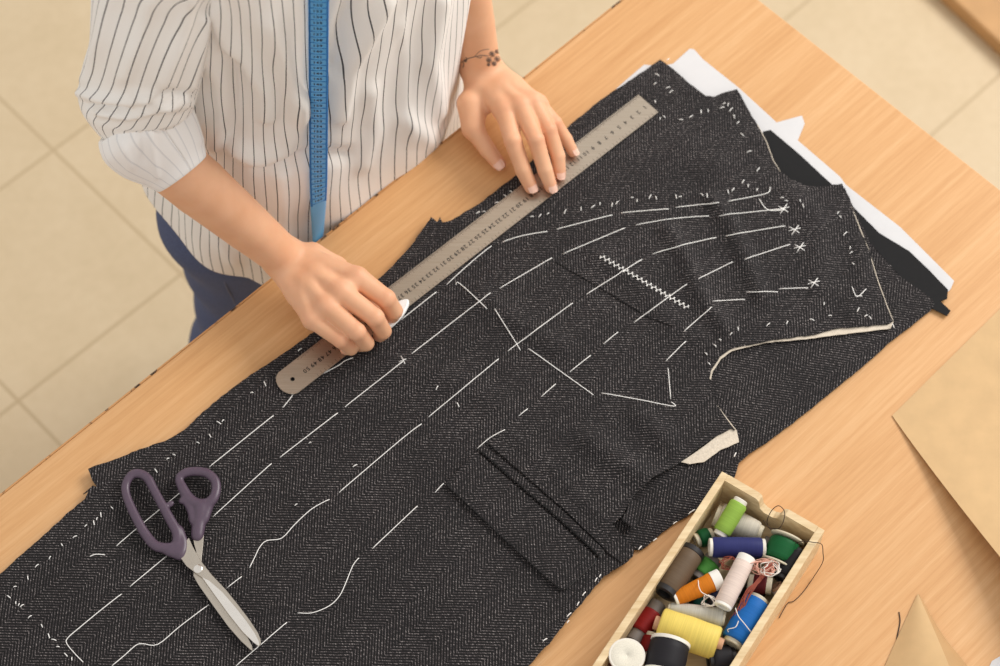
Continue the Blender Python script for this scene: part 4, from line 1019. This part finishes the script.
sp=[(Vector(Wn(.412,.052,1.283)),.048),(Vector(Wn(.385,.050,1.275)),.056),(PT(165,-50,1.243),.060),(PT(158,-16,1.205),.0585),(PT(152,20,1.17),.0555),(PT(147,55,1.125),.054),(PT(139,86,1.085),.0545),(PT(135,103,1.066),.052),(PT(141,126,1.045),.040)]
SR=[([(75,92),(100,98),(130,101),(160,96)],.006,5),([(100,112),(130,116),(160,108),(185,98)],.005,4),([(90,105),(125,108)],-.004,3),([(135,92),(155,103),(175,108),(190,103)],.0035,3.5),([(110,0),(100,40),(85,80)],.005,7),([(150,0),(140,40),(125,75)],.005,8),([(190,0),(180,40),(165,80)],.006,8),([(205,20),(200,50),(190,85)],.005,5),([(150,100),(165,92),(180,93)],-.005,3)]
def sdisp(V,N,U): return px_ridges(V,N,SR)+.0007*np.sin(U[...,0]*70+U[...,1]*30)
rr=frames([p for p,r in sp],[r for p,r in sp],(0,0,1),1.0,.13); v,f,u,_=loft(rr,120,.36,sdisp,2.0,sub=12)
solid(mesh_obj('sleeve',v,f,M['shirt'],shirt,True,u),.0008)
cp_=[(PT(138,113,1.062),.0405),(PT(138,114,1.060),.0455),(PT(146,130,1.045),.0480),(PT(160,148,1.015),.0440),(PT(174,163,.99),.0350),(PT(182,173,.978),.0288),(PT(181,172,.979),.0262),(PT(170,160,.995),.0290)]
ca=PT(182,172,.976)-PT(139,117,1.058); 
def cdisp(V,N,U): return px_ridges(V,N,[([(150,120),(152,150),(156,175)],.003,4),([(190,110),(200,140)],.003,5),([(120,140),(130,165)],.003,5),([(140,128),(143,160)],-.002,3)])
rr=[]
for p,r in cp_:
    vw=(p-Vector((0,0,CH))).normalized(); t=(ca-vw*ca.dot(vw)*.9).normalized(); u0=Vector((0,0,1)); u0=(u0-t*u0.dot(t)).normalized(); rr.append((p,u0*r,t.cross(u0)*r*1.03))
v,f,u,_=loft(rr,110,.27,cdisp,2.0,sub=7)
o=solid(mesh_obj('cuff',v,f,M['cuff'],shirt,True,u),.0012); o['label']='turned-back cuff, pale reverse of the stripes'
# left sleeve and cuff, above the frame
sp=[(Vector(Wn(.655,.052,1.283)),.048),(Vector(Wn(.685,.04,1.262)),.062),(Vector(Wn(.712,.04,1.20)),.058),(Vector(Wn(.725,.05,1.12)),.055),(PT(453,-112,1.055),.053),(PT(455,-95,1.02),.044)]
rr=frames([p for p,r in sp],[r for p,r in sp],(0,0,1)); v,f,u,_=loft(rr,100,.36,lambda V,N,U:.002*np.sin(U[...,0]*60+U[...,1]*40),2.0,sub=8)
solid(mesh_obj('sleeve',v,f,M['shirt'],shirt,True,u),.0008)
cl=[(PT(453,-108,1.04),.048),(PT(456,-92,1.012),.048),(PT(459,-72,.985),.043),(PT(461,-60,.965),.037),(PT(460,-64,.97),.034)]
rr=frames([p for p,r in cl[:4]],[r for p,r in cl[:4]],(0,0,1)); v,f,u,_=loft(rr,100,.27,None,2.0,sub=5)
o=solid(mesh_obj('cuff',v,f,M['cuff'],shirt,True,u),.0012); o['label']='turned-back cuff, pale reverse of the stripes'
# collar
cr=[]
for z,r,f_ in ((1.335,.078,0),(1.36,.073,0),(1.385,.068,0),(1.388,.071,0),(1.372,.082,0),(1.350,.092,0)):
    c=Vector(Wn(.530,.047-(z-1.335)*.45,z)); cr.append((c,EX*r,-EN*r*.92))
v,f,u,_=loft(cr,90,.42,None,2.0,sub=4); solid(mesh_obj('collar',v,f,M['shirt'],shirt,True,u),.0012)

# jeans
jn=[('e',Wn(.53,.145,.83),(.148,.100,.12),Rf)]
for a,sg in ((.437,-1),(.615,1)):
    jn+=[('c',Wn(a+.01,.150,.82),Wn(a-.002,.150,.64),.076,.088),('c',Wn(a-.002,.150,.64),Wn(a-.002,.165,.41),.088,.062),('c',Wn(a-.002,.165,.41),Wn(a-.02,.185,.26),.062,.066),('c',Wn(a-.02,.185,.26),Wn(a-.015,.19,.10),.064,.062)]
v,F=sdf_surface([(jn,.03,0)],.0075,hi=np.array([9,9,.95]),lo=np.array([-9,-9,.075])); v=smooth_np(v,F,2,.5)
P=v; v=v+ (np.stack([np.sin(v[:,2]*60+v[:,0]*20),np.cos(v[:,2]*52+v[:,1]*25),0*v[:,2]],1)*.0022)
jeans=mesh_obj('jeans',v,F,M['denim'],person,True); jeans['label']='dark blue denim jeans'
JT=BVHTree.FromPolygons([tuple(x) for x in v],[tuple(x) for x in F])
def seam(path,r=.0011):
    m=MB(); q=[]
    for p in path:
        h=JT.find_nearest(Vector(p)); q.append(h[0]+h[1]*.0003)
    m.tube(catmull(q,4),r,5); return m
sm=seam([Wn(.362,.095,z) for z in (.86,.80,.74,.68,.62,.56,.50,.44,.38,.30,.22,.12)]); sm.build('side_seam',M['denim_seam'],jeans,True)
sm=seam([Wn(.705,.155,z) for z in (.86,.80,.74,.68,.62,.56,.50,.44,.38,.30,.22,.12)]); sm.build('side_seam',M['denim_seam'],jeans,True)
# back pocket edge / belt loop patch near the hip
m=seam([Wn(.37,.27,.86),Wn(.35,.24,.84),Wn(.335,.20,.78)],.0018); m.build('pocket_seam',M['denim_seam'],jeans,True)
# shoes
for a in (.43,.60):
    g=[('c',Wn(a,.20,.045),Wn(a,.08,.035),.040,.034),('c',Wn(a,.08,.035),Wn(a,.02,.032),.034,.030),('c',Wn(a,.19,.05),Wn(a,.19,.09),.038,.040)]
    v,F=sdf_surface([(g,.015,0)],.005,lo=np.array([-9,-9,.012])); v=smooth_np(v,F,2,.5); v[:,2]=np.maximum(v[:,2],.016)
    sh=mesh_obj('shoe',v,F,M['shoe'],person,True); 
    m=MB(); L=[]
    for k in range(28):
        t=2*math.pi*k/28; q=W(a,.11,0)+EX*(.040*math.cos(t))-EN*(.128*math.sin(t)*(1.0)); L.append((q.x,q.y))
    m.prism(L,.0005,.020); m.build('sole',M['sole'],sh)
# hair, eyes, brows, lips
hr=[('e',hd(0,-.022,.036),(.082,.096,.090),Rh),('e',hd(0,-.040,-.020),(.080,.080,.085),Rh),('e',hd(0,-.10,-.005),(.040,.036,.038),Rh),('e',hd(-.070,-.01,.02),(.012,.035,.04),Rh),('e',hd(.070,-.01,.02),(.012,.035,.04),Rh)]
v,F=sdf_surface([(hr,.012,0)],.005); v=smooth_np(v,F,1,.5)
# keep the face clear: drop faces in front of and below the hairline
fv=np.array(list(fwd)); uv_=np.array(list(upv)); hc_=np.array(list(HC)); rel=v-hc_; yy=rel@fv; zz_=rel@uv_
keep=~((yy>.028)&(zz_<.062+.0*yy)); Fk=F[keep[F].all(1)]
used_=np.unique(Fk); mp_=-np.ones(len(v),int); mp_[used_]=np.arange(len(used_)); hair=mesh_obj('hair',v[used_],mp_[Fk],M['hair'],person,True); hair['label']='brown hair tied in a low bun'
for sx in (-1,1):
    m=MB(); c=Vector(hd(sx*.031,.0790,.006)); m.lathe(c-fwd*.010,fwd,[(.0,.0001)]+[(.010-.010*math.cos(t),.0115*math.sin(t)) for t in [math.pi*k/14 for k in range(1,14)]]+[(.020,.0001)],20); e=m.build('eye',M['eye'],person,True)
    m=MB(); m.lathe(c+fwd*.0088,fwd,[(0,.0001),(0,.0050),(.0012,.0042),(.0016,.0001)],18); m.build('iris',M['iris'],e,True)
    m=MB(); m.tube(catmull([Vector(hd(sx*.014,.0925,.026)),Vector(hd(sx*.030,.0930,.032)),Vector(hd(sx*.047,.0860,.027))],5),.0022,6); m.build('eyebrow',M['brow'],person,True)
m=MB(); m.tube(catmull([Vector(hd(-.021,.089,-.051)),Vector(hd(-.008,.0965,-.048)),Vector(hd(0,.0965,-.050)),Vector(hd(.008,.0965,-.048)),Vector(hd(.021,.089,-.051))],5),[.001]+[.0034]*19+[.001],7); m.build('lips',M['lip'],person,True)

# ---------------- measuring tape round the neck
def shirt_hit(px,py):
    h=STREE.ray_cast(Vector((0,0,CH)),cam_ray(px,py)); return h[0]
hits=[]
for py in (0,20,40,60,80,100,120,140,160,180,200,220,238):
    for px in (310,318,326):
        h=shirt_hit(px,py); hits.append((px,py,h))
# straight hanging line fitted through the fullest points of the shirt front
ys=np.array([p[1] for p in hits if p[2] is not None],float); ds=np.array([(p[2]-Vector((0,0,CH))).length for p in hits if p[2] is not None])
co_=np.polyfit(ys,ds,2); off=max(0,float((np.polyval(co_,ys)-ds).max()))
def tape_pt(px,py): d=cam_ray(px,py); return Vector((0,0,CH))+d*(float(np.polyval(co_,py))-off-.006)
front=[tape_pt(318.5,y) for y in (-12,0,20,40,60,80,100,120,140,160,180,200,220,240,262,285)]
top_=front[0]; dirv=(front[0]-front[1]).normalized(); a0,n0=fr(front[0]); z0_=front[0].z
chest=[Vector(Wn(.530,.132,1.392)),Vector(Wn(.470,.102,1.392)),Vector(Wn(.442,.045,1.375)),Vector(Wn(a0-.02,-.030,1.31)),Vector(Wn(a0-.006,n0*.5-.035,(z0_+1.31)/2+.01))]
pass
path=[Vector(Wn(.600,-.062,1.12)),Vector(Wn(.600,-.070,1.20)),Vector(Wn(.600,-.050,1.28)),Vector(Wn(.608,.015,1.355)),Vector(Wn(.600,.080,1.390))]+chest
path_d=catmull(path+[front[0]],8)[:-1]+catmull(front,4)
Lc=[0]
for a,b in zip(path_d[:-1],path_d[1:]): Lc.append(Lc[-1]+(b-a).length)
def wdir(i):
    p=path_d[i]; t=(path_d[min(i+1,len(path_d)-1)]-path_d[max(i-1,0)]).normalized()
    nfront=len(path_d)-len(catmull(front,4))
    if i>=nfront-2:
        y=proj_np([p])[0][1]; k=sst(y,150,262)*1.1; w_=Vector((math.cos(k),math.sin(k),0))
    else:
        ctr=Vector(Wn(.53,.045,p.z)); out=(p-ctr); out.z=0; out=out.normalized() if out.length>1e-6 else -EN
        if p.z>1.33: w_=t.cross(out)
        else:
            w_=EX.copy()
            if i<nfront/2: w_=EX.copy()
    w_=(w_-t*w_.dot(t)).normalized(); return w_
WD=[wdir(i) for i in range(len(path_d))]
for i in range(1,len(WD)):
    if WD[i].dot(WD[i-1])<0: WD[i]=-WD[i]
if WD[-30].x<0: WD=[-w_ for w_ in WD]
for _ in range(6): WD=[WD[0]]+[(WD[i-1]+WD[i]*2+WD[i+1]).normalized() for i in range(1,len(WD)-1)]+[WD[-1]]
def tN(i):
    t=(path_d[min(i+1,len(path_d)-1)]-path_d[max(i-1,0)]).normalized(); n_=WD[i].cross(t).normalized(); return n_
sgn=1 if tN(len(path_d)-20).dot(Vector((0,0,CH))-path_d[-20])>0 else -1
hw=.0093
def ribbon(off0,off1,lift,th):
    vs=[];fs=[];K_=6
    for i,p in enumerate(path_d):
        n_=tN(i)*sgn
        for j in range(K_+1):
            x=off0+(off1-off0)*j/K_; vs.append(p+WD[i]*x+n_*(lift+.0018*(1-(x/hw)**2)))
        
    n=len(path_d)
    for i in range(n-1):
        for j in range(K_): k=i*(K_+1)+j; fs.append((k,k+1,k+K_+2,k+K_+1))
    N=len(vs); nn=[tN(i//(K_+1))*sgn for i in range(N)]; vs+=[v-q*th for v,q in zip(vs,nn)]; F2=[tuple(x+N for x in reversed(f)) for f in fs]
    side=[]
    for i in range(n-1):
        a=i*(K_+1); b=a+K_; side+= [(a,a+K_+1,a+K_+1+N,a+N),(b+K_+1,b,b+N,b+K_+1+N)]
    return vs,fs+F2+side
vs,fs=ribbon(-hw,hw,0,.0006)
tape=mesh_obj('measuring_tape',vs,fs,M['tape'],None,True); tag(tape,'blue measuring tape hanging round the person\'s neck over the striped shirt','measuring tape')
def at_len(s):
    s=max(0,min(Lc[-1]-1e-6,s)); i=int(np.searchsorted(Lc,s))-1; i=max(0,min(len(path_d)-2,i)); t=(s-Lc[i])/(Lc[i+1]-Lc[i])
    p=path_d[i].lerp(path_d[i+1],t); w_=WD[i].lerp(WD[i+1],t).normalized(); n_=(tN(i)*sgn); d=(path_d[i+1]-path_d[i]).normalized(); return p,w_,n_,d
# where is 133 cm: photo row 8
best=min(range(len(path_d)),key=lambda i:abs(proj_np([path_d[i]])[0][1]-9)+(0 if Lc[i]>.3 else 1e3)); s133=Lc[best]
tk=MB(); tkl=MB(); tkr=MB(); nbm=MB()
for c in range(118,170):
    s=s133+(c-133)*.010
    if s<.0 or s>Lc[-1]: continue
    p,w_,n_,d=at_len(s); put_number(nbm,c,p+n_*.00205+w_*-.0008,w_,-d,.0052,.60)
    p,w_,n_,d=at_len(s+.005); tk.box(p+n_*.0017,.0150,.00035,.0006,ax=w_,ay=d,az=n_)
    for mmx in range(10):
        p,w_,n_,d=at_len(s+.0005+mmx*.001)
        for sd in (-1,1): (tkl if sd<0 else tkr).box(p+w_*sd*.0080+n_*.0006,.0020,.0003,.0005,ax=w_,ay=(d+w_*.35*sd).normalized(),az=n_)
tk.build('centimetre_lines',M['tape_edge'],tape); tkl.build('millimetre_marks',M['tape_edge'],tape); tkr.build('millimetre_marks',M['tape_edge'],tape); nbm.build('numerals',M['tape_ink'],tape)
# ================================================================== LIGHT AND CAMERA
w=bpy.data.worlds.new('World'); SC.world=w; w.use_nodes=True; bg=w.node_tree.nodes['Background']; bg.inputs[0].default_value=(1.0,.97,.935,1); bg.inputs[1].default_value=.80
def area(name,loc,target,size,power,color):
    l=bpy.data.lights.new(name,'AREA'); l.shape='RECTANGLE'; l.size=size[0]; l.size_y=size[1]; l.energy=power; l.color=color
    o=bpy.data.objects.new(name,l); link(o); o.location=loc; o.rotation_euler=(Vector(target)-Vector(loc)).to_track_quat('-Z','Y').to_euler(); return o
area('window_daylight',(2.8,2.8,3.2),(0,1.1,.75),(2.0,1.6),135,(1.0,.97,.93))
cam=bpy.data.cameras.new('camera'); co=bpy.data.objects.new('camera',cam); link(co)
cam.sensor_width=36; cam.lens=36*FPX/1000; co.location=(0,0,CH); co.rotation_euler=(TH,0,0)
cam.dof.use_dof=True; cam.dof.focus_distance=2.16; cam.dof.aperture_fstop=5.0
cam.clip_start=.05
SC.camera=co
SC.view_settings.view_transform='Standard'; SC.view_settings.look='None'; SC.view_settings.gamma=1; SC.view_settings.use_curve_mapping=False
SC.view_settings.exposure=0.0
